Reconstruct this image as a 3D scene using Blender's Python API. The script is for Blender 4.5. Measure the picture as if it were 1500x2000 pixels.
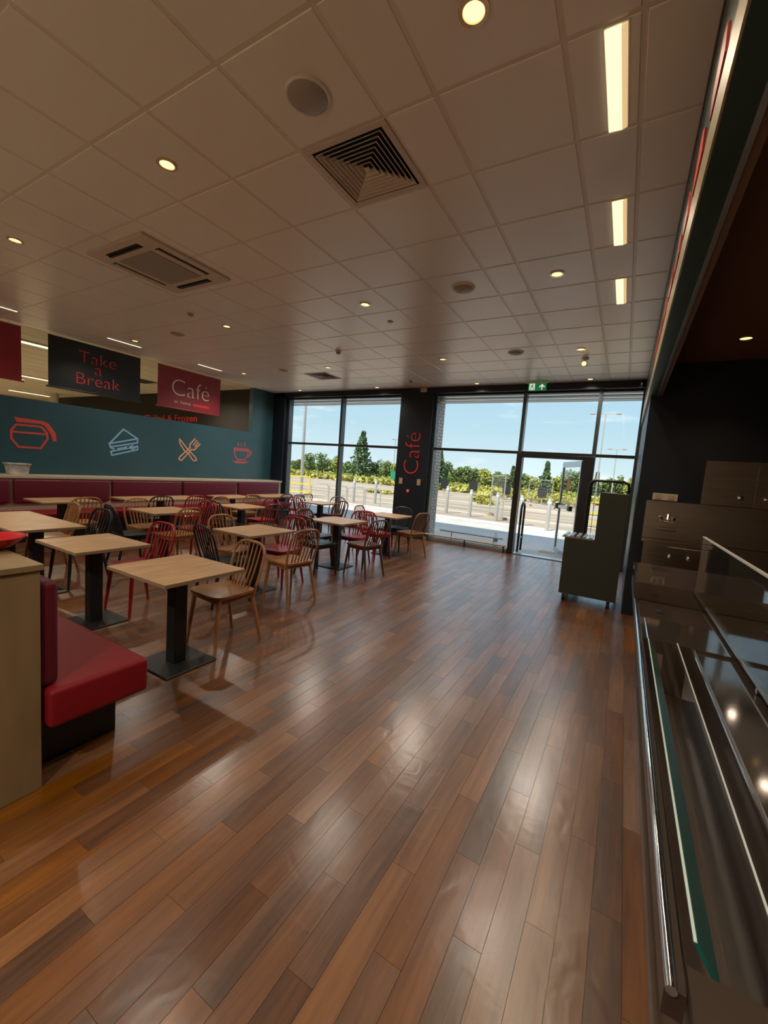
import bpy, bmesh, math, random
from mathutils import Vector, Matrix
random.seed(7)
S = bpy.context.scene
for o in list(bpy.data.objects): bpy.data.objects.remove(o, do_unlink=True)
COL = S.collection
PI = math.pi
# ------------------------------------------------------------------ camera
F = 808.024
YAW, PITCH, ROLL = math.radians(-29.8423), math.radians(-5.7788), math.radians(4.3446)
CAMH = 1.52
cam = bpy.data.cameras.new('camera'); cam_o = bpy.data.objects.new('camera', cam); COL.objects.link(cam_o)
fw = Vector((math.sin(YAW)*math.cos(PITCH), math.cos(YAW)*math.cos(PITCH), math.sin(PITCH)))
rt = Vector((math.cos(YAW), -math.sin(YAW), 0)); up = rt.cross(fw)
r2 = rt*math.cos(ROLL)+up*math.sin(ROLL); u2 = -rt*math.sin(ROLL)+up*math.cos(ROLL)
cam_o.matrix_world = Matrix(((r2.x, u2.x, -fw.x, 0), (r2.y, u2.y, -fw.y, 0), (r2.z, u2.z, -fw.z, CAMH), (0, 0, 0, 1)))
cam.sensor_fit = 'VERTICAL'; cam.sensor_height = 36; cam.sensor_width = 27
cam.lens = F/2000*36; cam.clip_start = 0.02; cam.clip_end = 600
S.camera = cam_o
# ------------------------------------------------------------------ world, sun, exposure
S.view_settings.view_transform = 'Standard'
try: S.view_settings.look = 'None'
except Exception: pass
S.view_settings.exposure = 0.5; S.view_settings.gamma = 1.0; S.view_settings.use_curve_mapping = False
LAMP = 2.2
world = bpy.data.worlds.new('sky'); S.world = world; world.use_nodes = True
nt = world.node_tree; nt.nodes.clear()
tc = nt.nodes.new('ShaderNodeTexCoord'); sep = nt.nodes.new('ShaderNodeSeparateXYZ'); rp = nt.nodes.new('ShaderNodeValToRGB')
bg = nt.nodes.new('ShaderNodeBackground'); wo = nt.nodes.new('ShaderNodeOutputWorld')
nz = nt.nodes.new('ShaderNodeTexNoise'); nm = nt.nodes.new('ShaderNodeMapping'); cr = nt.nodes.new('ShaderNodeValToRGB'); mx = nt.nodes.new('ShaderNodeMix'); mx.data_type = 'RGBA'
nt.links.new(tc.outputs['Generated'], sep.inputs[0]); nt.links.new(sep.outputs['Z'], rp.inputs[0])
e = rp.color_ramp.elements
e[0].position = 0.0; e[0].color = (.58, .71, .76, 1); e[1].position = 1.0; e[1].color = (.36, .52, .80, 1)
k = rp.color_ramp.elements.new(.10); k.color = (.43, .61, .70, 1)
k = rp.color_ramp.elements.new(.22); k.color = (.34, .55, .70, 1)
nm.inputs['Scale'].default_value = (3, 3, 14)
nt.links.new(tc.outputs['Generated'], nm.inputs[0]); nt.links.new(nm.outputs[0], nz.inputs[0]); nz.inputs['Scale'].default_value = 1.7; nz.inputs['Detail'].default_value = 6
nt.links.new(nz.outputs[0], cr.inputs[0]); cr.color_ramp.elements[0].position = .56; cr.color_ramp.elements[1].position = .80
nt.links.new(cr.outputs[0], mx.inputs[0]); nt.links.new(rp.outputs[0], mx.inputs[6]); mx.inputs[7].default_value = (.86, .90, .93, 1)
nt.links.new(mx.outputs[2], bg.inputs[0]); bg.inputs[1].default_value = 1.0; nt.links.new(bg.outputs[0], wo.inputs[0])

sun = bpy.data.lights.new('sun', 'SUN'); sun.energy = 4.8; sun.angle = math.radians(.55); sun.color = (1, .95, .84)
sun_o = bpy.data.objects.new('sun', sun); COL.objects.link(sun_o)
el, az = math.radians(50), math.radians(18)
sd = Vector((math.sin(az)*math.cos(el), math.cos(az)*math.cos(el), -math.sin(el)))
sun_o.rotation_euler = sd.to_track_quat('-Z', 'Y').to_euler(); sun_o.location = (-5, -8, 20)
for nm_, cx, wdt in (('daylight_portal', -6.5, 3.6), ('daylight_portal', -1.9, 4.1)):
    L = bpy.data.lights.new(nm_, 'AREA'); L.shape = 'RECTANGLE'; L.size = wdt; L.size_y = 3.25; L.cycles.is_portal = True
    o = bpy.data.objects.new(nm_, L); COL.objects.link(o); o.location = (cx, 8.9, 1.63); o.rotation_euler = (-PI/2, 0, 0)
S.cycles.max_bounces = 10; S.cycles.diffuse_bounces = 5; S.cycles.glossy_bounces = 5; S.cycles.transparent_max_bounces = 24
S.cycles.caustics_reflective = False; S.cycles.caustics_refractive = False; S.cycles.sample_clamp_indirect = 6

# ------------------------------------------------------------------ materials
M = {}
def mat(name, col, rough=.5, metal=0, spec=.5, emit=None, es=0, var=0, vscale=6, bump=0, bscale=60, stretch=(1, 1, 1), coat=0):
    m = bpy.data.materials.new(name); m.use_nodes = True; n = m.node_tree; b = n.nodes['Principled BSDF']
    b.inputs['Base Color'].default_value = (*col, 1); b.inputs['Roughness'].default_value = rough; b.inputs['Metallic'].default_value = metal
    b.inputs['Specular IOR Level'].default_value = spec; b.inputs['Coat Weight'].default_value = coat
    if emit: b.inputs['Emission Color'].default_value = (*emit, 1); b.inputs['Emission Strength'].default_value = es
    if var or bump:
        t = n.nodes.new('ShaderNodeTexCoord'); mp = n.nodes.new('ShaderNodeMapping'); mp.inputs['Scale'].default_value = stretch
        n.links.new(t.outputs['Object'], mp.inputs[0])
    if var:
        q = n.nodes.new('ShaderNodeTexNoise'); q.inputs['Scale'].default_value = vscale; q.inputs['Detail'].default_value = 5
        n.links.new(mp.outputs[0], q.inputs[0])
        r = n.nodes.new('ShaderNodeValToRGB'); r.color_ramp.elements[0].position = .3; r.color_ramp.elements[1].position = .7
        r.color_ramp.elements[0].color = (*[c*(1-var) for c in col], 1); r.color_ramp.elements[1].color = (*[min(1, c*(1+var)) for c in col], 1)
        n.links.new(q.outputs[0], r.inputs[0]); n.links.new(r.outputs[0], b.inputs['Base Color'])
    if bump:
        q = n.nodes.new('ShaderNodeTexNoise'); q.inputs['Scale'].default_value = bscale; q.inputs['Detail'].default_value = 3
        n.links.new(mp.outputs[0], q.inputs[0])
        u = n.nodes.new('ShaderNodeBump'); u.inputs['Strength'].default_value = bump; u.inputs['Distance'].default_value = .01
        n.links.new(q.outputs[0], u.inputs['Height']); n.links.new(u.outputs[0], b.inputs['Normal'])
    M[name] = m; return m
def glass(name, tint, fres=1.5, rough=0.0):
    m = bpy.data.materials.new(name); m.use_nodes = True; n = m.node_tree; n.nodes.clear()
    o = n.nodes.new('ShaderNodeOutputMaterial'); mixs = n.nodes.new('ShaderNodeMixShader'); tr = n.nodes.new('ShaderNodeBsdfTransparent')
    gl = n.nodes.new('ShaderNodeBsdfGlossy'); fr = n.nodes.new('ShaderNodeFresnel'); ge = n.nodes.new('ShaderNodeNewGeometry'); mr = n.nodes.new('ShaderNodeMapRange'); mr.inputs['To Min'].default_value = fres; mr.inputs['To Max'].default_value = 1/fres; n.links.new(ge.outputs['Backfacing'], mr.inputs['Value']); n.links.new(mr.outputs[0], fr.inputs[0])
    tr.inputs[0].default_value = (*tint, 1); gl.inputs['Roughness'].default_value = rough
    n.links.new(fr.outputs[0], mixs.inputs[0]); n.links.new(tr.outputs[0], mixs.inputs[1]); n.links.new(gl.outputs[0], mixs.inputs[2]); n.links.new(mixs.outputs[0], o.inputs[0])
    M[name] = m; return m
PW, PL, PX0, PY0 = .098, .78, -8.75, -2.0
def plank_mat():
    m = bpy.data.materials.new('oak_plank_floor'); m.use_nodes = True; n = m.node_tree; b = n.nodes['Principled BSDF']
    lk = n.links.new
    def mth(op, a, bb=None):
        x = n.nodes.new('ShaderNodeMath'); x.operation = op
        for i, v in enumerate((a, bb)):
            if v is None: continue
            if isinstance(v, (int, float)): x.inputs[i].default_value = v
            else: lk(v, x.inputs[i])
        return x.outputs[0]
    g = n.nodes.new('ShaderNodeNewGeometry'); s = n.nodes.new('ShaderNodeSeparateXYZ'); lk(g.outputs['Position'], s.inputs[0])
    i = mth('FLOOR', mth('DIVIDE', mth('SUBTRACT', s.outputs[0], PX0), PW))
    off = mth('MULTIPLY', mth('FRACT', mth('MULTIPLY', i, .618)), PL)
    j = mth('FLOOR', mth('DIVIDE', mth('SUBTRACT', mth('SUBTRACT', s.outputs[1], PY0), off), PL))
    cb = n.nodes.new('ShaderNodeCombineXYZ'); lk(i, cb.inputs[0]); lk(j, cb.inputs[1])
    wn = n.nodes.new('ShaderNodeTexWhiteNoise'); wn.noise_dimensions = '2D'; lk(cb.outputs[0], wn.inputs['Vector'])
    sc = n.nodes.new('ShaderNodeVectorMath'); sc.operation = 'SCALE'; lk(wn.outputs['Color'], sc.inputs[0]); sc.inputs['Scale'].default_value = 37
    ad = n.nodes.new('ShaderNodeVectorMath'); ad.operation = 'ADD'; lk(g.outputs['Position'], ad.inputs[0]); lk(sc.outputs[0], ad.inputs[1])
    mp = n.nodes.new('ShaderNodeMapping'); mp.inputs['Scale'].default_value = (22, 1.6, 1); lk(ad.outputs[0], mp.inputs[0])
    n1 = n.nodes.new('ShaderNodeTexNoise'); n1.inputs['Scale'].default_value = 1.6; n1.inputs['Detail'].default_value = 8; n1.inputs['Roughness'].default_value = .62; n1.inputs['Distortion'].default_value = .6; lk(mp.outputs[0], n1.inputs[0])
    mp2 = n.nodes.new('ShaderNodeMapping'); mp2.inputs['Scale'].default_value = (7, .9, 1); lk(ad.outputs[0], mp2.inputs[0])
    n2 = n.nodes.new('ShaderNodeTexNoise'); n2.inputs['Scale'].default_value = 1.0; n2.inputs['Detail'].default_value = 3; lk(mp2.outputs[0], n2.inputs[0])
    v = mth('ADD', mth('MULTIPLY', wn.outputs['Value'], .24), mth('ADD', mth('MULTIPLY', n1.outputs[0], .52), mth('MULTIPLY', n2.outputs[0], .48)))
    r = n.nodes.new('ShaderNodeValToRGB'); el_ = r.color_ramp.elements
    el_[0].position = .34; el_[0].color = (.044, .015, .004, 1); el_[1].position = .95; el_[1].color = (.30, .112, .020, 1)
    q = el_.new(.54); q.color = (.112, .038, .0075, 1); q = el_.new(.70); q.color = (.178, .064, .012, 1)
    lk(v, r.inputs[0])
    hs = n.nodes.new('ShaderNodeHueSaturation'); sx = n.nodes.new('ShaderNodeSeparateColor'); lk(wn.outputs['Color'], sx.inputs[0])
    lk(mth('ADD', mth('MULTIPLY', sx.outputs[1], .30), .80), hs.inputs['Saturation']); lk(r.outputs[0], hs.inputs['Color']); lk(hs.outputs[0], b.inputs['Base Color'])
    n3 = n.nodes.new('ShaderNodeTexNoise'); n3.inputs['Scale'].default_value = 3.2; n3.inputs['Detail'].default_value = 4; lk(g.outputs['Position'], n3.inputs[0])
    lk(mth('ADD', mth('MULTIPLY', n3.outputs[0], .16), .36), b.inputs['Roughness'])
    b.inputs['Specular IOR Level'].default_value = .35; b.inputs['Coat Weight'].default_value = .75; b.inputs['Coat IOR'].default_value = 2.0; b.inputs['Coat Roughness'].default_value = .25
    n4 = n.nodes.new('ShaderNodeTexNoise'); n4.inputs['Scale'].default_value = 9; n4.inputs['Detail'].default_value = 2; n4.inputs['Distortion'].default_value = 1.2; lk(g.outputs['Position'], n4.inputs[0])
    bu = n.nodes.new('ShaderNodeBump'); bu.inputs['Strength'].default_value = .07; bu.inputs['Distance'].default_value = .02; lk(n4.outputs[0], bu.inputs['Height'])
    bu2 = n.nodes.new('ShaderNodeBump'); bu2.inputs['Strength'].default_value = .10; bu2.inputs['Distance'].default_value = .004; lk(n1.outputs[0], bu2.inputs['Height']); lk(bu.outputs[0], bu2.inputs['Normal'])
    lk(bu2.outputs[0], b.inputs['Normal']); lk(bu.outputs[0], b.inputs['Coat Normal'])
    M['plank'] = m
plank_mat()
mat('tile', (.82, .82, .80), .32, spec=1.0, var=.03, vscale=1.2)
mat('gridbar', (.72, .69, .64), .35)
mat('void', (.02, .018, .016), .8)
mat('teal', (.030, .088, .112), .30, spec=.6, var=.06, vscale=1.5)
mat('navy', (.006, .012, .022), .45)
mat('white', (.74, .73, .70), .4)
mat('offwhite', (.55, .53, .48), .5)
mat('store_ceiling', (.62, .55, .42), .7, var=.06, vscale=.6)
mat('store_dark', (.012, .010, .009), .7)
mat('red_letter', (.80, .045, .045), .45)
mat('coral', (.60, .075, .060), .5)
mat('sky_blue', (.25, .50, .74), .5)
mat('peach', (.68, .36, .22), .5)
mat('pink', (.55, .11, .12), .5)
mat('cream_letter', (.85, .80, .70), .45)
mat('banner_red', (.27, .020, .034), .4, var=.12, vscale=3)
mat('banner_dark', (.010, .016, .020), .38)
mat('oak', (.50, .30, .145), .38, var=.22, vscale=3.0, stretch=(9, 1.2, 9), bump=.06, bscale=30)
mat('oak_pale', (.52, .37, .21), .42, var=.12, vscale=4, stretch=(6, 1, 6))
mat('panel_wood', (.27, .185, .090), .5, var=.10, vscale=5, stretch=(3, 3, .6))
mat('table_edge', (.30, .21, .12), .5)
mat('black_metal', (.010, .010, .011), .42)
mat('burgundy', (.135, .012, .026), .45, spec=.35, var=.06, vscale=2, bump=.08, bscale=220)
mat('red_vinyl', (.24, .008, .014), .48, spec=.3, var=.06, vscale=2, bump=.08, bscale=220)
mat('cream_board', (.58, .49, .37), .5)
mat('ch_oak', (.36, .165, .060), .32, var=.2, vscale=3, stretch=(6, 6, 1))
mat('ch_walnut', (.125, .045, .024), .32, var=.2, vscale=3, stretch=(6, 6, 1))
mat('ch_red', (.33, .012, .016), .30)
mat('ch_black', (.012, .015, .019), .34)
mat('ch_tan', (.28, .15, .075), .34, var=.15, vscale=3, stretch=(6, 6, 1))
mat('frame_metal', (.10, .11, .12), .32, metal=.7)
mat('frame_dark', (.016, .014, .014), .4)
mat('alu', (.52, .54, .56), .3, metal=.85)
mat('chrome', (.80, .80, .80), .12, metal=1)
mat('steel', (.40, .34, .29), .28, metal=1, var=.08, vscale=3, stretch=(1, 1, 14))
mat('steel_deck', (.30, .24, .20), .07, metal=.85)
mat('teal_pane', (.013, .15, .135), .2)
mat('glass_rim', (.80, .88, .86), .25)
mat('laminate_dark', (.045, .027, .018), .4)
mat('laminate', (.075, .046, .030), .35)
mat('kitchen_ceiling', (.20, .115, .075), .7)
mat('trolley', (.040, .048, .036), .45)
mat('bulk_green', (.016, .050, .040), .35)
mat('reflected_cream', (.46, .38, .22), .45)
mat('lamp_fluo', (.9, .85, .7), .5, emit=(1, .84, .48), es=.95)
mat('lamp_fluo_edge', (.9, .8, .6), .5, emit=(1, .70, .34), es=.48)
mat('lamp_down', (.9, .8, .6), .5, emit=(1, .70, .26), es=1.6)
mat('lamp_store', (.9, .85, .7), .5, emit=(1, .84, .54), es=1.1)
mat('reflector', (.75, .60, .36), .25, metal=.7)
mat('sign_green', (.02, .16, .05), .4, emit=(.03, .30, .09), es=.25)
mat('sign_white', (.8, .85, .8), .4, emit=(.8, .95, .8), es=.5)
mat('red_plastic', (.50, .008, .012), .25)
mat('tub_plastic', (.55, .54, .53), .4, var=.35, vscale=14)
mat('grey_plastic', (.30, .29, .26), .5)
mat('speaker_grey', (.36, .33, .30), .45)
mat('ac_white', (.60, .54, .47), .5)
mat('bottle_blue', (.05, .22, .52), .3)
glass('pane', (.965, .975, .97), 1.42)
glass('counter_glass', (.90, .93, .92), 1.9)
glass('door_glass', (.95, .97, .96), 1.18)
glass('teal_glass', (.28, .55, .50), 1.5)
glass('bottle_clear', (.85, .9, .93), 1.3)
mat('brick', (.46, .43, .40), .8, var=.25, vscale=9, bump=.3, bscale=60)
mat('mortar', (.30, .28, .26), .9)
mat('pavement', (.52, .48, .43), .8, var=.10, vscale=1.2, bump=.15, bscale=30)
mat('road', (.38, .30, .215), .85, var=.30, vscale=.9, stretch=(.12, 1, 1))
mat('marking', (.75, .74, .70), .7)
mat('verge', (.26, .28, .050), .9, var=.35, vscale=.5)
mat('soil', (.34, .21, .14), .9, var=.2, vscale=.5)
mat('field', (.16, .20, .06), .9, var=.3, vscale=.05)
mat('leaf', (.17, .23, .065), .7, var=.4, vscale=.9)
mat('leaf_pine', (.11, .17, .075), .7, var=.35, vscale=.9)
mat('leaf_yellow', (.38, .36, .075), .7, var=.35, vscale=2)
mat('leaf_lime', (.36, .38, .07), .7, var=.35, vscale=1)
mat('bark', (.09, .06, .04), .9)
mat('post_steel', (.50, .48, .44), .4, metal=.5)
mat('yellow_paint', (.75, .55, .02), .45)
mat('black_bag', (.012, .013, .015), .4)
mat('green_bin', (.02, .22, .12), .5)
mat('render_wall', (.30, .28, .26), .8)
mat('soffit', (.93, .90, .85), .6)

# ------------------------------------------------------------------ mesh helpers
class MB:
    def __init__(s): s.v = []; s.f = []
    def box(s, x0, x1, y0, y1, z0, z1):
        n = len(s.v)
        s.v += [(x0, y0, z0), (x1, y0, z0), (x1, y1, z0), (x0, y1, z0), (x0, y0, z1), (x1, y0, z1), (x1, y1, z1), (x0, y1, z1)]
        s.f += [(n+a, n+b, n+c, n+d) for a, b, c, d in ((3, 2, 1, 0), (4, 5, 6, 7), (0, 1, 5, 4), (1, 2, 6, 5), (2, 3, 7, 6), (3, 0, 4, 7))]
        return s
    def cbox(s, c, d): return s.box(c[0]-d[0]/2, c[0]+d[0]/2, c[1]-d[1]/2, c[1]+d[1]/2, c[2]-d[2]/2, c[2]+d[2]/2)
    def tube(s, pts, rad, n=8, cap=True, closed=False):
        pts = [Vector(p) for p in pts]; m = len(pts)
        if not isinstance(rad, (list, tuple)): rad = [rad]*m
        base = len(s.v); prev = None
        for i, p in enumerate(pts):
            if closed: t = pts[(i+1) % m]-pts[i-1]
            else: t = pts[min(i+1, m-1)]-pts[max(i-1, 0)]
            t.normalize()
            if prev is None:
                a = Vector((0, 0, 1)) if abs(t.z) < .9 else Vector((1, 0, 0))
                u = t.cross(a).normalized()
            else: u = (prev-t*prev.dot(t)).normalized()
            prev = u; w = t.cross(u)
            for k in range(n):
                an = 2*PI*k/n; q = p+(u*math.cos(an)+w*math.sin(an))*rad[i]; s.v.append(tuple(q))
        for i in range(m if closed else m-1):
            j = (i+1) % m
            for k in range(n):
                s.f.append((base+i*n+k, base+i*n+(k+1) % n, base+j*n+(k+1) % n, base+j*n+k))
        if cap and not closed:
            s.f.append(tuple(base+k for k in reversed(range(n)))); s.f.append(tuple(base+(m-1)*n+k for k in range(n)))
        return s
    def lathe(s, prof, n=24, c=(0, 0, 0), close=True):
        base = len(s.v)
        for r, z in prof:
            for k in range(n):
                a = 2*PI*k/n; s.v.append((c[0]+r*math.cos(a), c[1]+r*math.sin(a), c[2]+z))
        for i in range(len(prof)-1):
            for k in range(n): s.f.append((base+i*n+k, base+i*n+(k+1) % n, base+(i+1)*n+(k+1) % n, base+(i+1)*n+k))
        if close:
            s.f.append(tuple(base+k for k in reversed(range(n)))); l = base+(len(prof)-1)*n; s.f.append(tuple(l+k for k in range(n)))
        return s
    def prism(s, poly, axis, a, b):
        # poly in the two other axes (cyclic), extruded along axis from a to b
        n = len(poly); base = len(s.v)
        for t in (a, b):
            for p in poly:
                s.v.append({'x': (t, p[0], p[1]), 'y': (p[0], t, p[1]), 'z': (p[0], p[1], t)}[axis])
        s.f.append(tuple(base+k for k in range(n))); s.f.append(tuple(base+n+k for k in reversed(range(n))))
        for k in range(n): s.f.append((base+k, base+n+k, base+n+(k+1) % n, base+(k+1) % n))
        return s
    def build(s, name, m, parent=None, bevel=0, smooth=False, seg=2, loc=None):
        me = bpy.data.meshes.new(name); me.from_pydata(s.v, [], s.f)
        bm = bmesh.new(); bm.from_mesh(me)
        if bevel: bmesh.ops.bevel(bm, geom=[e_ for e_ in bm.edges if e_.calc_face_angle(0) > .6], offset=bevel, segments=seg, affect='EDGES', profile=.6, clamp_overlap=True)
        bmesh.ops.recalc_face_normals(bm, faces=bm.faces); bm.to_mesh(me); bm.free()
        if smooth:
            for p in me.polygons: p.use_smooth = True
            try: me.set_sharp_from_angle(angle=math.radians(40))
            except Exception: pass
        me.materials.append(M[m] if isinstance(m, str) else m)
        o = bpy.data.objects.new(name, me); COL.objects.link(o)
        if parent: o.parent = parent
        if loc: o.location = loc
        return o
def tag(o, label=None, cat=None, group=None, kind=None):
    if label: o['label'] = label
    if cat: o['category'] = cat
    if group: o['group'] = group
    if kind: o['kind'] = kind
    return o
def thing(name, label, cat, loc=(0, 0, 0), rz=0, group=None, kind=None):
    o = bpy.data.objects.new(name, None); COL.objects.link(o); o.location = loc; o.rotation_euler = (0, 0, rz); o.empty_display_size = .1
    return tag(o, label, cat, group, kind)
def kids(o): return [c for c in bpy.data.objects if c.parent == o]
def copy_tree(src, tree):
    c = src.copy(); COL.objects.link(c)
    for ch, subs in tree:
        d = ch.copy(); COL.objects.link(d); d.parent = c
        for g in subs:
            q = g.copy(); COL.objects.link(q); q.parent = d
    return c
def tree_of(o): return [(c, kids(c)) for c in kids(o)]
def lettering(text, size, m, parent, mw, sx=1.0, offset=0.0, depth=.002, align='CENTER', name='lettering', space=1.0, line=1.0):
    cu = bpy.data.curves.new('t', 'FONT'); cu.body = text; cu.size = size; cu.align_x = align; cu.align_y = 'CENTER'; cu.extrude = depth; cu.offset = offset
    cu.space_character = space; cu.space_line = line
    t = bpy.data.objects.new('t', cu); COL.objects.link(t)
    bpy.context.view_layer.update()
    me = bpy.data.meshes.new_from_object(t.evaluated_get(bpy.context.evaluated_depsgraph_get()))
    bpy.data.objects.remove(t, do_unlink=True)
    me.transform(Matrix.Diagonal((sx, 1, 1, 1))); me.transform(mw); me.materials.clear(); me.materials.append(M[m])
    o = bpy.data.objects.new(name, me); COL.objects.link(o); o.parent = parent
    return o
def basis(X, Y, loc):
    X, Y = Vector(X), Vector(Y); Z = X.cross(Y)
    return Matrix(((X.x, Y.x, Z.x, loc[0]), (X.y, Y.y, Z.y, loc[1]), (X.z, Y.z, Z.z, loc[2]), (0, 0, 0, 1)))

ZC = 3.4155           # ceiling height
XL, XR = -8.75, .125  # left wall, right bulkhead plane
YW = 8.60             # inner face of window wall
# ------------------------------------------------------------------ floor
floor = MB().box(-36, 4.2, -6, 8.9, -.10, -.004).build('floor', 'void'); tag(floor, 'brown oak plank floor of the cafe', None, kind='structure')
pl_me = None; planks = []
nrow = int((XR+.9-PX0)/PW)+1
for i in range(nrow):
    off = (i*.618) % 1.0*PL
    for j in range(-1, 15):
        y0 = PY0+off+j*PL; y1 = y0+PL; x0 = PX0+i*PW
        y0c, y1c = max(y0, -2.0), min(y1, 8.62)
        if y1c-y0c < .02: continue
        planks.append((x0, y0c, y1c))
def seen(p):
    c = Vector((p[0]+PW/2, (p[1]+p[2])/2, -CAMH)); d = c.dot(fw)
    if d < .3: return 0
    u, w = c.dot(r2)/d*F+750, 1000-c.dot(u2)/d*F
    if not (-250 < u < 1500 and w < 2300): return 0
    return 1/(d*d)
planks.sort(key=seen, reverse=True)
cache = {}
def plank_mesh(L):
    k = round(L, 3)
    if k not in cache:
        cache[k] = MB().box(.0006, PW-.0006, .0006, L-.0006, -.004, 0).build('plank', 'plank')
        me = cache[k].data; bpy.data.objects.remove(cache[k], do_unlink=True); cache[k] = me
    return cache[k]
for x0, a, b in planks[:300]:
    o = bpy.data.objects.new('plank', plank_mesh(b-a)); COL.objects.link(o); o.location = (x0, a, 0); o.parent = floor
mb = MB()
for x0, a, b in planks[300:]: mb.box(x0+.0006, x0+PW-.0006, a+.0006, b-.0006, -.004, 0)
tag(mb.build('plank_field', 'plank', floor), kind='stuff')
tag(MB().box(-36, XL-.15, -6, 8.0, -.004, 0).build('floor_store', 'store_ceiling'), kind='structure')
tag(MB().box(-8.75, 4.2, -6, -2.0, -.004, 0).build('floor_rear_bounce', 'cream_board'), kind='structure')  # unseen floor, made pale to bounce light onto the ceiling
tag(MB().box(PX0+nrow*PW, 4.2, -2.0, 5.8, -.004, 0).build('floor_kitchen', 'laminate'), kind='structure')

# ------------------------------------------------------------------ ceiling with tiles and grid bars
ceil = MB().box(-36, XR+.02, -6, 8.75, ZC+.03, ZC+.2).build('ceiling', 'ac_white'); tag(ceil, 'suspended ceiling of square white tiles', kind='structure')
xs = [-1.35-.6*k for k in range(12, -1, -1)]; xs = [XL] + xs + [-1.05, -.45, -.15, XR]
ys = [1.434+.6*j for j in range(-2, 12)] + [8.60]
skip = set()
def cell(x, y): return (max(i for i in range(len(xs)) if xs[i] <= x), max(i for i in range(len(ys)) if ys[i] <= y))
for x, y in ((-1.6, 2.3), (-5.8, 7.1), (-4.6, 2.3), (-4.1, 2.3), (-4.6, 2.9), (-4.1, 2.9)): skip.add(cell(x, y))
tcache = {}
def tile_mesh(w, h):
    k = (round(w, 3), round(h, 3))
    if k not in tcache:
        g_ = .011
        o = MB().box(g_, w-g_, g_, h-g_, 0, .02).build('ceiling_tile', 'tile', bevel=.004, seg=1); tcache[k] = o.data; bpy.data.objects.remove(o, do_unlink=True)
    return tcache[k]
for i in range(len(xs)-1):
    for j in range(len(ys)-1):
        if (i, j) in skip: continue
        o = bpy.data.objects.new('ceiling_tile', tile_mesh(xs[i+1]-xs[i], ys[j+1]-ys[j])); COL.objects.link(o); o.location = (xs[i], ys[j], ZC); o.parent = ceil
for x in xs: MB().box(x-.012, x+.012, ys[0], ys[-1], ZC+.003, ZC+.02).build('grid_bar', 'gridbar', ceil)
for y in ys: MB().box(XL, XR, y-.012, y+.012, ZC+.0035, ZC+.0205).build('grid_bar', 'gridbar', ceil)
tag(MB().box(XL, XR, -6, ys[0]-.012, ZC, ZC+.03).build('ceiling_rear', 'tile'), kind='structure')
tag(MB().box(-36, XL-.001, -6, 8.0, ZC+.002, ZC+.03).build('ceiling_store', 'store_ceiling'), kind='structure')
# store ceiling joints seen beyond the half wall
for k in range(8):
    MB().box(-9.4-k*.6-.01, -9.4-k*.6+.01, -1, 8, ZC-.001, ZC+.003).build('joint_bar', 'offwhite', bpy.data.objects['ceiling_store'])

# ------------------------------------------------------------------ walls
wl = MB().box(XL-.14, XL, -6, 7.86, 0, 2.255).box(XL-.14, XL, 7.86, 8.9, 0, ZC+.03).build('wall_left', 'teal'); tag(wl, 'dark teal half height wall with drawn icons', kind='structure')
wb = MB().box(XL, -8.33, YW, 8.9, 0, ZC+.03).box(XL, XR+.2, YW, 8.68, 3.292, ZC+.03).box(XL, XR+.2, 8.68, 8.9, 3.33, ZC+.03).build('wall_window', 'navy'); tag(wb, kind='structure')
col = MB().box(-4.70, -3.895, YW, 8.86, 0, 3.30).build('wall_pier', 'navy'); tag(col, 'dark navy wall pier between the windows', kind='structure')
tag(MB().box(-4.70, -3.895, YW-.012, YW, 0, .09).build('baseboard_window', 'black_metal'), kind='structure')
we = MB().box(XR+.01, 4.2, 5.75, 5.9, 0, 3.4).box(XR+.01, XR+.13, 5.9, 8.9, 0, 3.4).build('wall_right', 'navy'); tag(we, 'navy wall at the end of the servery', kind='structure')
tag(MB().box(-36, -36+.1, -6, 8.0, 0, ZC).box(-36, 4.2, -6.1, -6, 0, ZC).build('wall_rear', 'offwhite'), kind='structure')
tag(MB().box(4.2, 4.3, -6, 5.8, 0, 3.4).build('wall_kitchen', 'laminate'), kind='structure')
ws = MB().box(-20.3, XL-.14, 8.0, 8.1, 0, ZC+.03).build('wall_store', 'store_dark'); tag(ws, 'dark shop wall seen over the half wall', kind='structure')
tag(MB().box(-36, -20.3, 8.0, 8.1, 0, ZC+.03).build('wall_store_far', 'store_ceiling'), kind='structure')
lettering('Chilled & Frozen', .30, 'red_letter', ws, basis((1, 0, 0), (0, 0, 1), (-12.62, 7.995, 2.62)), sx=1.35)
# bulkhead above the servery
bk = MB().box(XR-.01, XR+.09, -6, 8.6, 2.60, ZC+.03).build('bulkhead', 'bulk_green'); tag(bk, 'dark green bulkhead over the servery', kind='structure')
MB().box(XR-.016, XR-.01, -2, 8.3, 2.61, 2.80).build('reflected_band', 'reflected_cream', bk)  # cream colour stands in for window light reflected along the bulkhead
MB().box(XR-.014, XR-.009, -2, 8.3, ZC-.06, ZC-.005).build('gap_trim', 'black_metal', bk)  # black strip along the thin gap under the ceiling
rr = random.Random(3)
for k in range(9):
    y = 1.7+k*.42+rr.uniform(-.05, .05); a = rr.uniform(.16, .3)
    MB().prism([(y, 2.86), (y+a, 2.83), (y+a+.05, 2.93), (y+a*.5, 3.02), (y+.02, 2.96)], 'x', XR-.018, XR-.01).build('painted_shape', 'coral', bk)
MB().box(XR+.072, XR+.09, -6, 5.74, 2.594, 2.60).build('edge_bead', 'alu', bk)
tag(MB().box(XR+.09, 4.2, -6, 5.75, 2.96, 3.05).build('ceiling_kitchen', 'kitchen_ceiling'), kind='structure')
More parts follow.
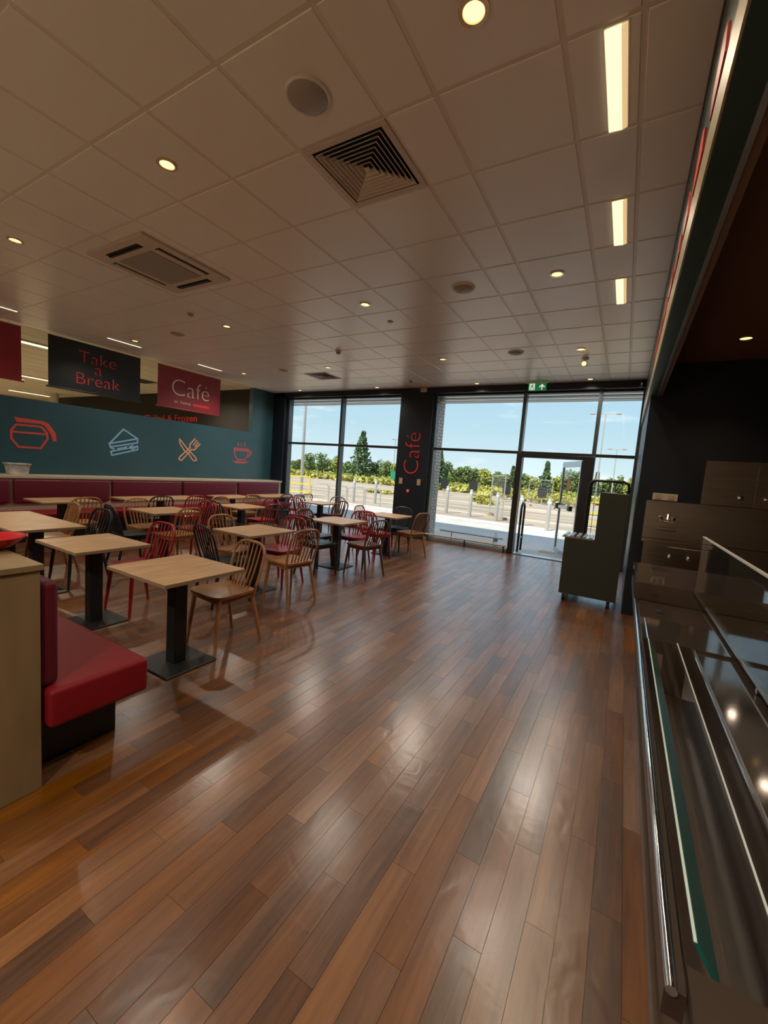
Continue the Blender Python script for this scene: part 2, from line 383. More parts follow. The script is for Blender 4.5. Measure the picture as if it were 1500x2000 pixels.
tag(MB().box(XR+.09, XR+.12, -6, 5.75, 2.6, 2.97).build('trim_1', 'kitchen_ceiling'), kind='structure')

# ------------------------------------------------------------------ wall icons (flat print on left wall)
def ribbon(pts, w, m, name, parent, closed=False, filled=False):
    t = MB(); x0, x1 = XL, XL+.004
    if filled: t.prism(pts, 'x', x0, x1)
    else:
        n = len(pts)
        for i in range(n if closed else n-1):
            a, b = Vector((0, *pts[i])), Vector((0, *pts[(i+1) % n])); d = (b-a).normalized(); nn = Vector((0, -d.z, d.y))*w/2; a -= d*w*.35; b += d*w*.35
            t.prism([(q.y, q.z) for q in (a+nn, b+nn, b-nn, a-nn)], 'x', x0, x1+.0001*i)
    return t.build(name, m, parent)
ic = thing('carafe_drawing', 'coral line drawing of a coffee carafe on the teal wall', 'wall drawing')
ribbon([(2.871, 1.927), (3.278, 1.909), (3.351, 1.875), (3.448, 1.728), (3.463, 1.587), (3.41, 1.578), (3.373, 1.702), (3.292, 1.833), (3.235, 1.86), (2.91, 1.85)], 0, 'coral', 'lid', ic, filled=True)
ribbon([(2.903, 1.808), (2.836, 1.708), (2.837, 1.576), (2.932, 1.443), (3.232, 1.446), (3.328, 1.609), (3.324, 1.714), (3.241, 1.812)], .032, 'coral', 'jug', ic, closed=True)
ribbon([(2.848, 1.685), (3.314, 1.692)], .032, 'coral', 'coffee_line', ic)
ic = thing('sandwich_drawing', 'light blue line drawing of a sandwich on the teal wall', 'wall drawing')
ribbon([(4.589, 1.935), (4.866, 1.775), (4.329, 1.627)], .030, 'sky_blue', 'bread', ic, closed=True)
ribbon([(4.329, 1.627), (4.348, 1.564), (4.867, 1.692), (4.866, 1.775)], .028, 'sky_blue', 'bread_side', ic)
ribbon([(4.358, 1.479), (4.868, 1.619), (4.869, 1.552), (4.378, 1.405)], .028, 'sky_blue', 'lower_bread', ic, closed=True)
ribbon([(4.405, 1.519), (4.538, 1.554), (4.656, 1.59), (4.777, 1.553), (4.868, 1.629)], .024, 'sky_blue', 'filling', ic)
ribbon([(4.358, 1.545), (4.481, 1.525), (4.636, 1.558), (4.776, 1.631)], .024, 'sky_blue', 'filling', ic)
ic = thing('cutlery_drawing', 'peach line drawing of crossed knife and fork on the teal wall', 'wall drawing')
ribbon([(5.794, 1.865), (5.997, 1.658), (6.219, 1.469), (6.232, 1.418), (6.175, 1.4), (6.128, 1.422), (6.022, 1.558), (5.921, 1.611), (5.807, 1.761)], .030, 'peach', 'knife', ic, closed=True)
ribbon([(6.181, 1.912), (6.05, 1.763), (6.056, 1.693), (5.815, 1.474), (5.791, 1.412), (5.85, 1.39), (6.033, 1.579), (6.087, 1.655), (6.167, 1.651), (6.313, 1.797)], .030, 'peach', 'fork', ic)
ribbon([(6.229, 1.872), (6.14, 1.761)], .026, 'peach', 'tine', ic); ribbon([(6.272, 1.835), (6.183, 1.724)], .026, 'peach', 'tine', ic)
ic = thing('cup_drawing', 'pink line drawing of a steaming cup and saucer on the teal wall', 'wall drawing')
ribbon([(7.296, 1.786), (7.759, 1.789), (7.748, 1.659), (7.66, 1.513), (7.414, 1.499), (7.323, 1.629)], .034, 'pink', 'cup', ic, closed=True)
ribbon([(7.318, 1.738), (7.737, 1.748)], .03, 'pink', 'rim_line', ic)
ribbon([(7.773, 1.755), (7.853, 1.738), (7.847, 1.666), (7.702, 1.563)], .034, 'pink', 'handle', ic)
ribbon([(7.234, 1.461), (7.813, 1.466), (7.636, 1.414), (7.405, 1.406)], 0, 'pink', 'saucer', ic, filled=True)
for p in ([(7.436, 1.934), (7.409, 1.897), (7.434, 1.854)], [(7.53, 1.943), (7.509, 1.907), (7.531, 1.858)], [(7.623, 1.947), (7.645, 1.912), (7.618, 1.866)]): ribbon(p, .024, 'pink', 'steam', ic)

# ------------------------------------------------------------------ banners
def banner(name, y0, y1, m, label, bar):
    t = thing(name, label, 'banner', (-8.72, (y0+y1)/2, 2.5)); h = (y1-y0)/2
    MB().box(-.004, .004, -h, h, .03, .87).build('cloth', m, t)
    MB().tube([(0, -h-.03, .022), (0, h+.03, .022)], .018, 8).build('bottom_rail', bar, t, smooth=True)
    MB().tube([(0, -h, .875), (0, h, .875)], .012, 8).build('top_rail', bar, t, smooth=True)
    for q in (-.8, .8): MB().tube([(0, q*h, .88), (0, q*h, ZC-2.5)], .003, 6).build('hanging_wire', 'alu', t)
    return t
T_ = lambda y, z: basis((0, 1, 0), (0, 0, 1), (.006, y, z))
b = banner('hanging_banner', 1.44, 2.97, 'banner_red', 'plain red banner cut off at the left edge of the picture', 'banner_red')
b = banner('hanging_banner', 3.335, 4.885, 'banner_dark', 'dark banner with red Take a Break lettering hanging from ceiling', 'black_metal')
for tx, z in (('Take', .635), ('a', .455), ('Break', .245)): lettering(tx, .30, 'red_letter', b, T_(0, z), sx=1.10, offset=-.006)
b = banner('hanging_banner', 5.25, 6.80, 'banner_red', 'burgundy banner with large white Cafe lettering hanging from ceiling', 'banner_red')
lettering('Caf\u00e9', .52, 'cream_letter', b, T_(0, .46), sx=1.02, offset=-.011)
lettering('at', .10, 'cream_letter', b, T_(-.36, .17), sx=1.1, name='small_lettering', offset=-.001); lettering('home', .10, 'cream_letter', b, T_(-.13, .17), sx=1.1, name='small_lettering', offset=-.001)
MB().box(.004, .006, .05, .48, .14, .19).build('red_strapline', 'red_letter', b)
# column lettering
cl = thing('cafe_wall_sign', 'red vertical Cafe lettering on the navy pier', 'sign', (0, 0, 0))
lettering('Caf\u00e9', .56, 'red_letter', cl, basis((0, 0, 1), (-1, 0, 0), (-4.29, YW-.004, 1.945)), sx=.96, offset=-.012)
for nm_, x in (('left', -4.545), ('right', -4.08)):
    t = thing('switch_plate', f'small beige switch plate at the {nm_} side of the navy pier', 'switch', (x, YW, 1.30)); MB().box(-.045, .045, -.012, 0, -.07, .07).build('plate', 'oak_pale', t, bevel=.004); MB().box(-.012, .012, -.018, -.012, -.02, .02).build('rocker', 'offwhite', t)
t = thing('fire_alarm_point', 'small red fire alarm call point on the navy pier', 'alarm', (-4.33, YW, 1.08)); MB().box(-.045, .045, -.03, 0, -.045, .045).build('box', 'red_plastic', t, bevel=.006); MB().box(-.025, .025, -.033, -.03, -.02, .03).build('glass_window', 'offwhite', t)
t = thing('sounder_box', 'white sounder box at the top of the navy pier', 'alarm', (-4.13, YW, 3.36)); MB().box(-.07, .07, -.05, 0, -.04, .04).build('body', 'white', t, bevel=.008); MB().box(-.05, .05, -.056, -.05, -.012, .012).build('grille', 'grey_plastic', t)

# ------------------------------------------------------------------ wall banquette
bq = thing('wall_banquette', 'long burgundy banquette with cream ledge along the teal wall', 'bench', (0, 0, 0))
MB().box(XL+.005, -8.31, .9, 8.57, 0, .955).build('carcass', 'cream_board', bq)
MB().box(XL+.005, -8.27, .9, 8.58, .955, 1.0).build('ledge', 'cream_board', bq, bevel=.006)
for y0, y1 in ((1.27, 2.655), (2.70, 4.10), (4.145, 5.53), (5.575, 7.0), (7.06, 8.45)):
    MB().box(-8.315, -8.235, y0, y1, .56, .938).build('back_pad', 'burgundy', bq, bevel=.03, smooth=True, seg=3)
for y0, y1 in ((1.27, 2.66), (2.67, 4.12), (4.13, 5.55), (5.56, 7.02), (7.03, 8.45)):
    MB().box(-8.31, -7.78, y0, y1, .30, .445).build('seat_pad', 'red_vinyl', bq, bevel=.03, smooth=True, seg=3)
MB().box(-8.31, -7.9, .95, 8.5, 0, .30).build('plinth', 'black_metal', bq)
t = thing('storage_tub', 'translucent plastic tub left standing on the cream ledge', 'tub', (-8.48, 2.82, 1.0))
p = [(-.10, -.13), (.10, -.13), (.10, .13), (-.10, .13)]
m_ = MB()
for z, s_ in ((0, .88), (.165, 1.05)): m_.v += [(x*s_, y*s_, z) for x, y in p]
m_.f = [(3, 2, 1, 0), (0, 1, 5, 4), (1, 2, 6, 5), (2, 3, 7, 6), (3, 0, 4, 7)]
m_.build('tub_body', 'tub_plastic', t, bevel=.01); MB().box(-.115, .115, -.15, .15, .165, .185).build('lid', 'tub_plastic', t, bevel=.006)

# ------------------------------------------------------------------ near bench with partition
nb = thing('booth_bench', 'red vinyl bench against a wood partition at lower left', 'bench', (0, 0, 0))
MB().box(-7.70, -2.085, .12, .765, 0, .992).build('partition', 'panel_wood', nb, bevel=.002, seg=1)
MB().box(-7.72, -2.075, .11, .775, .992, 1.018).build('ledge', 'panel_wood', nb, bevel=.002, seg=1)
MB().box(-7.70, -2.045, .78, 1.215, .275, .452).build('seat_pad', 'red_vinyl', nb, bevel=.028, smooth=True, seg=4)
MB().box(-7.70, -2.10, .768, .84, .455, .93).build('back_pad', 'burgundy', nb, bevel=.03, smooth=True, seg=4)
MB().box(-7.70, -2.25, .70, 1.155, 0, .275).build('plinth', 'black_metal', nb)
t = thing('red_bowl', 'red plastic bowl on the wood partition at left edge', 'bowl', (-2.5, .72, 1.018))
MB().lathe([(.05, 0), (.085, .015), (.13, .05), (.138, .062), (.132, .062), (.08, .022), (.0, .012)], 28, close=False).build('bowl_shell', 'red_plastic', t, smooth=True)
MB().lathe([(.05, -.0), (.052, .006), (.0, .006)], 24, close=False).build('foot_ring', 'red_plastic', t)

# ------------------------------------------------------------------ tables
def table(name, x, y, w, d, label, posts, group=None):
    t = thing(name, label, 'table', (x, y, 0), group=group)
    tp = MB().box(-w/2, w/2, -d/2, d/2, .686, .712).build('tabletop', 'oak', t, bevel=.002, seg=1)
    e_ = MB()
    e_.box(-w/2-.0012, -w/2+.0003, -d/2, d/2, .688, .710).box(w/2-.0003, w/2+.0012, -d/2, d/2, .688, .710).box(-w/2, w/2, -d/2-.0012, -d/2+.0003, .688, .710).box(-w/2, w/2, d/2-.0003, d/2+.0012, .688, .710)
    e_.build('edging', 'table_edge', tp)
    for px in posts:
        MB().box(px-.05, px+.05, -.05, .05, .012, .68).build('pedestal', 'black_metal', t, bevel=.006, seg=1)
        MB().box(px-.20, px+.20, -.20, .20, 0, .014).build('base_plate', 'black_metal', t, bevel=.004, seg=1)
        MB().box(px-.14, px+.14, -.14, .14, .676, .686).build('top_plate', 'black_metal', t)
    return t
TB = {
 'T1': (-2.71, 1.81, .68, .62, (0,), 'square oak table nearest the camera beside the red bench end', 'the nearest square table'),
 'T2': (-3.91, 1.82, .70, .58, (0,), 'second oak table along the near red bench', 'the second table on the near bench'),
 'T3': (-5.44, 1.84, 1.38, .60, (.34, -.36), 'long oak table on the near bench at the left edge', 'the long left table'),
 'M1': (-5.67, 3.55, .66, .68, (0,), 'square table in wall-side row nearest the camera', 'the first wall-side square table'),
 'M2': (-5.73, 4.99, .66, .62, (0,), 'middle square table of the wall-side row', 'the middle wall-side square table'),
 'M5': (-5.70, 7.12, .60, .64, (0,), 'wall-side square table in front of the left window', 'the table before the left window'),
 'M3': (-3.68, 3.42, .62, .70, (0,), 'first square table of the aisle row behind the nearest table', 'the first aisle-row table'),
 'M4': (-3.70, 5.07, .63, .68, (0,), 'middle square table of the aisle row', 'the middle aisle-row table'),
 'M6': (-3.66, 6.56, .64, .64, (0,), 'aisle row table in front of the navy pier', 'the table before the navy pier'),
}
for k, (x, y, w, d, posts, lab, ph) in TB.items(): table('pedestal_table', x, y, w, d, lab, posts, 'oak topped pedestal tables')
WT = [(2.95, .72, 'short banquette table nearest the camera by the teal wall'), (4.48, 1.44, 'long banquette table under the sandwich drawing'), (6.08, .80, 'short banquette table under the knife and fork drawing'), (7.40, 1.32, 'long banquette table at the window end of the teal wall')]
for y, d, lab in WT:
    t = table('banquette_table', -7.28, y, .64, d, lab, (0,), 'tables along the banquette')

# ------------------------------------------------------------------ chairs
def make_chair(m):
    t = thing('spindle_chair', '', 'chair')
    # seat outline (back at +y)
    out = []
    hw, f_, r_ = .205, -.215, .19
    for cx, cy, rr_, a0 in ((hw-.06, .165-.04, .04, 0), (-hw+.06-.0, .165-.04, .04, 90), (-hw+.08+.015, f_+.08, .095, 180), (hw-.08-.015, f_+.08, .095, 270)):
        for s_ in range(5):
            a = math.radians(a0+s_*22.5); out.append((cx+rr_*math.cos(a), cy+rr_*math.sin(a)))
    MB().prism(out, 'z', .432, .458).build('seat', m, t, bevel=.007, smooth=True, seg=2)
    fr = MB(); fr.box(-.155, .155, -.185, -.165, .392, .434).box(-.155, .155, .115, .135, .392, .434).box(-.17, -.15, -.18, .13, .392, .434).box(.15, .17, -.18, .13, .392, .434)
    fr.build('seat_frame', m, t)
    for sx in (-1, 1):
        MB().tube([(sx*.160, -.172, .432), (sx*.178, -.195, .2), (sx*.192, -.215, 0)], [.019, .017, .012], 8).build('leg', m, t, smooth=True)
        MB().tube([(sx*.160, .125, .432), (sx*.180, .175, .2), (sx*.195, .215, 0)], [.019, .017, .012], 8).build('leg', m, t, smooth=True)
    bp = lambda u, z: (u, .142+(z-.44)*.27, z)
    hoop = [bp(-.178, .41), bp(-.188, .50), bp(-.196, .60), bp(-.195, .69)]
    for s_ in range(1, 8):
        a = PI-s_*(PI/2)/8; hoop.append(bp(-.195+.115+.115*math.cos(a), .705+.115*math.sin(a)))
    hoop += [bp(-.04, .823), bp(.04, .823)]
    for s_ in range(1, 8):
        a = PI/2-s_*(PI/2)/8; hoop.append(bp(.195-.115+.115*math.cos(a), .705+.115*math.sin(a)))
    hoop += [bp(.195, .69), bp(.196, .60), bp(.188, .50), bp(.178, .41)]
    MB().tube(hoop, .0125, 8).build('back_hoop', m, t, smooth=True)
    for k in range(6):
        u = -.125+k*.05; zt = .822-(.012 if k in (0, 5) else 0)
        pts = [(u*.86, .132, .445), bp(u*.93, .58), bp(u*1.0, .70), bp(u*1.03, zt)]
        MB().tube(pts, [.009, .008, .0075, .006], 6).build('spindle', m, t, smooth=True)
    return t
names = {'ch_oak': 'honey oak', 'ch_walnut': 'dark brown', 'ch_red': 'glossy red', 'ch_black': 'black', 'ch_tan': 'tan'}
CH = [('T1', '+y', 'ch_oak', -2.74, 2.26, -4), ('T2', '+y', 'ch_red', -3.95, 2.24, 3), ('T3', '+y', 'ch_black', -5.16, 2.26, 4), ('T3', '+y', 'ch_oak', -5.83, 2.25, -6),
 ('M1', '+x', 'ch_oak', -5.17, 3.42, 6), ('M1', '+y', 'ch_red', -5.52, 3.93, 5), ('M1', '-x', 'ch_oak', -5.98, 3.46, 0), ('M1', '-y', 'ch_black', -5.50, 2.98, -8),
 ('M2', '+x', 'ch_walnut', -5.16, 4.98, -5), ('M2', '+y', 'ch_red', -5.74, 5.48, 0), ('M2', '-x', 'ch_oak', -6.02, 4.97, 3), ('M2', '-y', 'ch_black', -5.58, 4.56, -4),
 ('M3', '+x', 'ch_oak', -3.10, 3.42, -8), ('M3', '+y', 'ch_red', -3.63, 3.82, 6), ('M3', '-x', 'ch_oak', -3.99, 3.38, 4), ('M3', '-y', 'ch_black', -3.58, 2.90, -9),
 ('M4', '+x', 'ch_walnut', -3.10, 4.95, -10), ('M4', '+y', 'ch_red', -3.62, 5.42, 4), ('M4', '-x', 'ch_walnut', -4.03, 4.94, 0), ('M4', '-y', 'ch_black', -3.60, 4.47, -8),
 ('M5', '+x', 'ch_walnut', -5.14, 6.86, -12), ('M5', '+y', 'ch_walnut', -5.64, 7.48, 5), ('M5', '-x', 'ch_black', -6.02, 7.05, 4), ('M5', '-y', 'ch_red', -5.80, 6.66, 0),
 ('M6', '+x', 'ch_tan', -3.20, 6.62, -14), ('M6', '+y', 'ch_black', -3.70, 6.98, 0), ('M6', '-x', 'ch_oak', -4.01, 6.48, 5), ('M6', '-y', 'ch_red', -3.58, 6.00, -10)]
side = {'+x': 'aisle side', '-x': 'wall side', '+y': 'window side', '-y': 'camera side'}
rot = {'+y': 0, '+x': -90, '-x': 90, '-y': 180}
protos = {}; used = set(); trees_ = {}
def put_chair(m, x, y, rz, label):
    if m not in protos: protos[m] = make_chair(m); trees_[m] = tree_of(protos[m]); o = protos[m]
    else: o = copy_tree(protos[m], trees_[m])
    o.location = (x, y, 0); o.rotation_euler = (0, 0, math.radians(rz)); tag(o, label, 'chair', 'spindle back cafe chairs')
for tb, s_, m, x, y, j in CH: put_chair(m, x, y, rot[s_]+j, f'{names[m]} spindle-back chair on the {side[s_]} of {TB[tb][6]}')
WC = [('ch_oak', 2.92, 'honey oak spindle chair at the nearest short banquette table'), ('ch_black', 4.02, 'black spindle chair at the sandwich drawing banquette table'), ('ch_red', 4.62, 'red spindle chair at the sandwich drawing banquette table'), ('ch_oak', 5.92, 'honey oak spindle chair at the table under the cutlery drawing'), ('ch_black', 6.88, 'black spindle chair at the window end banquette table'), ('ch_oak', 7.58, 'honey oak spindle chair at the window end banquette table')]
for m, y, lab in WC: put_chair(m, -6.70, y, -90+random.uniform(-5, 5), lab)

# ------------------------------------------------------------------ ceiling fittings
def spot(name, parent, power, colr=(1, .89, .74), z=-.03, size=150, blend=.9):
    L = bpy.data.lights.new(name, 'SPOT'); L.energy = power; L.color = colr; L.spot_size = math.radians(size); L.spot_blend = blend; L.shadow_soft_size = .05
    o = bpy.data.objects.new(name, L); COL.objects.link(o); o.parent = parent; o.location = (0, 0, z); return o
def downlight_parts(t):
    MB().lathe([(.064, 0), (.064, -.006), (.046, -.008), (.044, .0)], 28, close=False).build('trim_ring', 'reflector', t, smooth=True)
    MB().lathe([(.044, -.003), (.0, -.003)], 28, close=False).build('lens', 'lamp_down', t)
cols = [(-.76, 'rightmost'), (-2.85, 'second from right'), (-5.24, 'third from right'), (-7.60, 'leftmost')]
rows = [(1.75, 'front'), (4.16, 'second'), (6.53, 'third'), (8.37, 'window')]
for y, rn in rows:
    for x, cn in cols:
        t = thing('downlight', f'round recessed downlight, {cn} in the {rn} ceiling row', 'ceiling light', (x, y, ZC), group='recessed downlights')
        downlight_parts(t); spot('downlight_beam', t, {'front': 11, 'second': 21, 'third': 32, 'window': 20}[rn]*(.5 if x > -3 and y < 5 else 1.1)*LAMP)
for y in (-1.25, -3.65):  # unseen fill lights, added so their bounce brightens the ceiling
    for x, cn in cols:
        t = thing('downlight', f'added fill downlight behind the camera, {cn}, {"near" if y > -2 else "far"} row', 'ceiling light', (x, y, ZC), group='recessed downlights')
        downlight_parts(t); spot('downlight_beam', t, 58*LAMP)
for i, (y, nm_) in enumerate(((2.05, 'nearest'), (3.25, 'middle'), (4.445, 'farthest'), (.85, 'overhead'), (-.35, 'rear'))):
    t = thing('strip_light', f'{nm_} glowing strip light in the line beside the bulkhead', 'ceiling light', (-.252, y+.287, ZC), group='strip lights by the bulkhead')
    MB().box(-.048, .048, -.29, .29, -.004, .004).build('tray', 'gridbar', t)
    MB().prism([(-.043, -.004), (.02, -.004), (.02, -.016), (-.043, -.012)], 'y', -.283, .283).build('diffuser', 'lamp_fluo', t)
    MB().prism([(.02, -.004), (.043, -.004), (.043, -.010), (.02, -.016)], 'y', -.283, .283).build('side_lens', 'lamp_fluo_edge', t)
    spot('strip_beam', t, 6*LAMP, (1, .85, .62), z=-.04)
for y, nm_ in ((2.38, 'nearest'), (4.17, 'middle'), (5.92, 'farthest'), (.6, 'hidden')):
    t = thing('linear_light', f'{nm_} thin linear light along the ceiling by the banners', 'ceiling light', (-7.94, y, ZC), group='thin linear ceiling lights')
    MB().box(-.022, .022, -.30, .30, -.006, .004).build('channel', 'alu', t); MB().box(-.016, .016, -.285, .285, -.010, -.006).build('diffuser', 'lamp_store', t)
for x, y, nm_ in ((-1.65, 1.76, 'large domed ceiling speaker nearest the camera'), (-1.65, 4.14, 'domed ceiling speaker above the middle of the aisle'), (-1.64, 6.45, 'domed ceiling speaker near the entrance door'), (-6.36, 4.13, 'domed ceiling speaker over the wall-side tables'), (-6.34, 6.46, 'domed ceiling speaker near the left window')):
    t = thing('ceiling_speaker', nm_, 'speaker', (x, y, ZC), group='domed ceiling speakers')
    MB().lathe([(.118, 0), (.120, -.008), (.112, -.014), (.104, -.012)], 36, close=False).build('rim', 'white', t, smooth=True)
    MB().lathe([(.106, -.010), (.085, -.026), (.05, -.036), (.0, -.040)], 36, close=False).build('grille', 'speaker_grey', t, smooth=True)
def diffuser(x, y, label, n, m):
    t = thing('air_diffuser', label, 'air vent', (x, y, ZC))
    MB().box(-.28, .28, -.28, .28, .022, .026).build('cavity', 'void', t)
    def ring(a, b_, z0, z1, nm_, mt):
        k = MB(); k.v = [(-a, -a, z0), (a, -a, z0), (a, a, z0), (-a, a, z0), (-b_, -b_, z1), (b_, -b_, z1), (b_, b_, z1), (-b_, b_, z1)]
        w = .006
        k.v += [(p[0]*(1-w/a), p[1]*(1-w/a), p[2]+.001) for p in k.v[:4]] + [(p[0]*(1-w/b_), p[1]*(1-w/b_), p[2]+.001) for p in k.v[4:8]]
        for i in range(4):
            j = (i+1) % 4; k.f += [(i, j, 4+j, 4+i), (8+i, 8+j, 12+j, 12+i), (i, j, 8+j, 8+i), (4+i, 4+j, 12+j, 12+i)]
        return k.build(nm_, mt, t)
    fr = MB(); fr.box(-.292, .292, -.292, -.25, -.004, .004).box(-.292, .292, .25, .292, -.004, .004).box(-.292, -.25, -.25, .25, -.004, .004).box(.25, .292, -.25, .25, -.004, .004); fr.build('frame', m, t, bevel=.003, seg=1)
    for k in range(n):
        a = .236-k*.21/n; ring(a, a-.022, -.006, .020, 'blade', m)
    MB().box(-.018, .018, -.018, .018, -.004, .0).build('centre_plate', m, t)
diffuser(-1.65, 2.334, 'large square louvred air diffuser in the ceiling near the camera', 7, 'ac_white')
diffuser(-5.85, 7.134, 'square air diffuser in the ceiling close to the left window', 4, 'speaker_grey')
t = thing('ac_cassette', 'square ceiling air conditioning cassette with dark outlet slots', 'air conditioner', (-4.35, 2.634, ZC))
MB().box(-.585, .585, -.585, .585, .004, .020).build('surround', 'tile', t)
MB().box(-.475, .475, -.475, .475, -.022, .004).build('fascia', 'ac_white', t, bevel=.012)
MB().box(-.27, .27, -.27, .27, -.028, -.022).build('intake_grille', 'speaker_grey', t, bevel=.004)
MB().box(-.262, .262, -.262, .262, -.030, -.028).build('grille_face', 'grey_plastic', t, bevel=.001, seg=1)
for a in range(4):
    o = MB().box(-.27, .27, .335, .40, -.0235, -.0215).build('outlet_slot', 'void', t); o.rotation_euler = (0, 0, a*PI/2)
    o = MB().box(-.26, .26, .352, .368, -.034, -.024).build('outlet_vane', 'ac_white' if a % 2 else 'black_metal', t); o.rotation_euler = (0, 0, a*PI/2)
for x, y, nm_ in ((-5.25, 3.59, 'smoke detector nearest the camera on the ceiling'), (-4.33, 5.64, 'smoke detector over the middle tables'), (-4.08, 7.82, 'smoke detector close to the navy pier')):
    t = thing('smoke_detector', 'white '+nm_, 'smoke detector', (x, y, ZC), group='smoke detectors')
    MB().lathe([(.052, 0), (.052, -.018), (.045, -.024)], 24).build('base', 'white', t, smooth=True); MB().lathe([(.036, -.024), (.036, -.046), (.024, -.056), (0.001, -.057)], 24).build('sensor_head', 'grey_plastic', t, smooth=True)
t = thing('motion_sensor', 'tiny flush sensor in the ceiling above the aisle', 'sensor', (-2.84, 4.74, ZC)); MB().lathe([(.035, 0), (.034, -.008), (.02, -.01)], 20).build('bezel', 'grey_plastic', t); MB().lathe([(.018, -.008), (.012, -.016), (.001, -.019)], 16).build('lens', 'white', t)
t = thing('security_camera', 'small white ceiling spot camera in front of the door', 'camera', (-.74, 7.01, ZC))
MB().lathe([(.05, 0), (.05, -.02), (.02, -.03)], 20).build('mount', 'white', t, smooth=True); MB().tube([(0, 0, -.02), (0, -.01, -.07)], .014, 10).build('arm', 'white', t); MB().tube([(0, .05, -.07), (0, -.09, -.10)], [.036, .04], 16).build('housing', 'white', t, smooth=True); MB().tube([(0, -.09, -.10), (0, -.096, -.1015)], .03, 16).build('lens', 'lamp_down', t)  # lens is given the same glow as the downlights
t = thing('corner_sensor', 'small dark sensor in the corner above the right window', 'sensor', (.04, 8.57, ZC-.07)); MB().box(-.03, .03, -.03, .03, -.05, .05).build('body', 'black_metal', t, bevel=.01); MB().box(-.015, .015, -.035, -.03, -.03, .01).build('lens', 'chrome', t)
t = thing('exit_sign', 'green running man exit sign with upward arrow over the door', 'exit sign', (-1.66, 8.38, 3.30))
MB().box(-.20, .20, -.03, .03, .082, .118).build('lamp_housing', 'white', t, bevel=.008)
MB().box(-.165, .165, -.006, .006, -.06, .082).build('panel', 'sign_green', t)
def flat(name, poly, m='sign_white', y=-.0075): return MB().prism(poly, 'y', y, -.006).build(name, m, t)
flat('door_symbol', [(-.145, -.048), (-.045, -.048), (-.045, .070), (-.145, .070)])
man = MB()
for poly in ([(-.100, .048), (-.086, .048), (-.086, .062), (-.100, .062)], [(-.112, .004), (-.088, .004), (-.080, .044), (-.104, .044)], [(-.112, .006), (-.128, -.040), (-.118, -.042), (-.100, .002)], [(-.096, .006), (-.074, -.012), (-.080, -.040), (-.070, -.040), (-.062, -.008), (-.086, .014)], [(-.104, .042), (-.128, .030), (-.130, .012), (-.124, .012), (-.120, .026), (-.100, .034)], [(-.084, .042), (-.066, .026), (-.056, .030), (-.058, .036), (-.066, .034), (-.080, .048)]): man.prism(poly, 'y', -.0085, -.0074)
man.build('running_man', 'sign_green', t)
flat('arrow', [(.075, -.045), (.095, -.045), (.095, .02), (.125, -.005), (.138, .010), (.085, .062), (.032, .010), (.045, -.005), (.075, .02)])

# ------------------------------------------------------------------ windows and door
YF = 8.75
def window(name, x0, x1, mull, label):
    w = thing(name, label, None, (0, 0, 0), kind='structure')
    d0, d1 = YF-.05, YF+.11
    for x in mull: MB().box(x-.032, x+.032, d0, d1, .0, 3.33).build('mullion', 'frame_metal', w, bevel=.003, seg=1)
    return w
def rail(w, x0, x1, z, h=.055, m='frame_dark', nm_='transom'): MB().box(x0, x1, YF-.03, YF+.07, z-h/2, z+h/2).build(nm_, m, w, bevel=.002, seg=1)
def pane(w, x0, x1, z0, z1): MB().box(x0, x1, YF+.01, YF+.022, z0, z1).build('pane', 'pane', w)
w1 = window('window_1', -8.33, -4.70, (-8.27, -6.465, -4.73), 'tall left shop window with one mullion')
for a, b in ((-8.238, -6.497), (-6.433, -4.762)):
    rail(w1, a, b, 2.075); rail(w1, a, b, .04, .08, nm_='sill'); rail(w1, a, b, 3.29, .07, nm_='head')
    pane(w1, a, b, .08, 2.047); pane(w1, a, b, 2.103, 3.255)
w2 = window('window_2', -3.89, .14, (-3.862, .118), 'tall right shop window with the entrance door')
MB().box(-1.965, -1.90, YF-.05, YF+.11, 2.05, 3.33).build('mullion', 'frame_metal', w2); MB().box(-.61, -.545, YF-.05, YF+.11, 2.05, 3.33).build('mullion', 'frame_metal', w2)
for a, b in ((-3.83, -1.965), (-1.90, -.61), (-.545, .086)):
    rail(w2, a, b, 2.085); rail(w2, a, b, 3.29, .07, nm_='head'); pane(w2, a, b, 2.113, 3.255)
for a, b in ((-3.83, -1.965), (-.545, .086)):
    rail(w2, a, b, .04, .08, nm_='sill'); pane(w2, a, b, .08, 2.057)
dr = thing('door_1', 'dark entrance door frame with its glass leaf standing open', None, (0, 0, 0), kind='structure')
MB().box(-1.975, -1.865, YF-.07, YF+.12, 0, 2.058).build('jamb', 'frame_dark', dr, bevel=.004, seg=1)
MB().box(-.745, -.545, YF-.07, YF+.12, 0, 2.058).build('jamb', 'frame_dark', dr, bevel=.004, seg=1)
MB().box(-1.865, -.745, YF-.07, YF+.12, 1.99, 2.058).build('head', 'frame_dark', dr, bevel=.004, seg=1)
MB().box(-1.865, -.745, YF-.06, YF+.14, 0, .012).build('threshold', 'alu', dr)
leaf = bpy.data.objects.new('door_leaf', None); COL.objects.link(leaf); leaf.parent = dr; leaf.location = (-.76, YF+.13, 0); leaf.rotation_euler = (0, 0, math.atan2(.98, -.45))
MB().box(0, .045, -.02, .02, .02, 1.985).build('stile', 'alu', leaf); MB().box(1.03, 1.08, -.02, .02, .02, 1.985).build('stile', 'alu', leaf)
MB().box(.045, 1.03, -.02, .02, 1.87, 1.985).build('top_rail', 'alu', leaf); MB().box(.045, 1.03, -.02, .02, .02, .12).build('bottom_rail', 'alu', leaf)
MB().box(.045, 1.03, -.006, .006, .12, 1.87).build('glass', 'door_glass', leaf)
for s_ in (-1, 1): pass
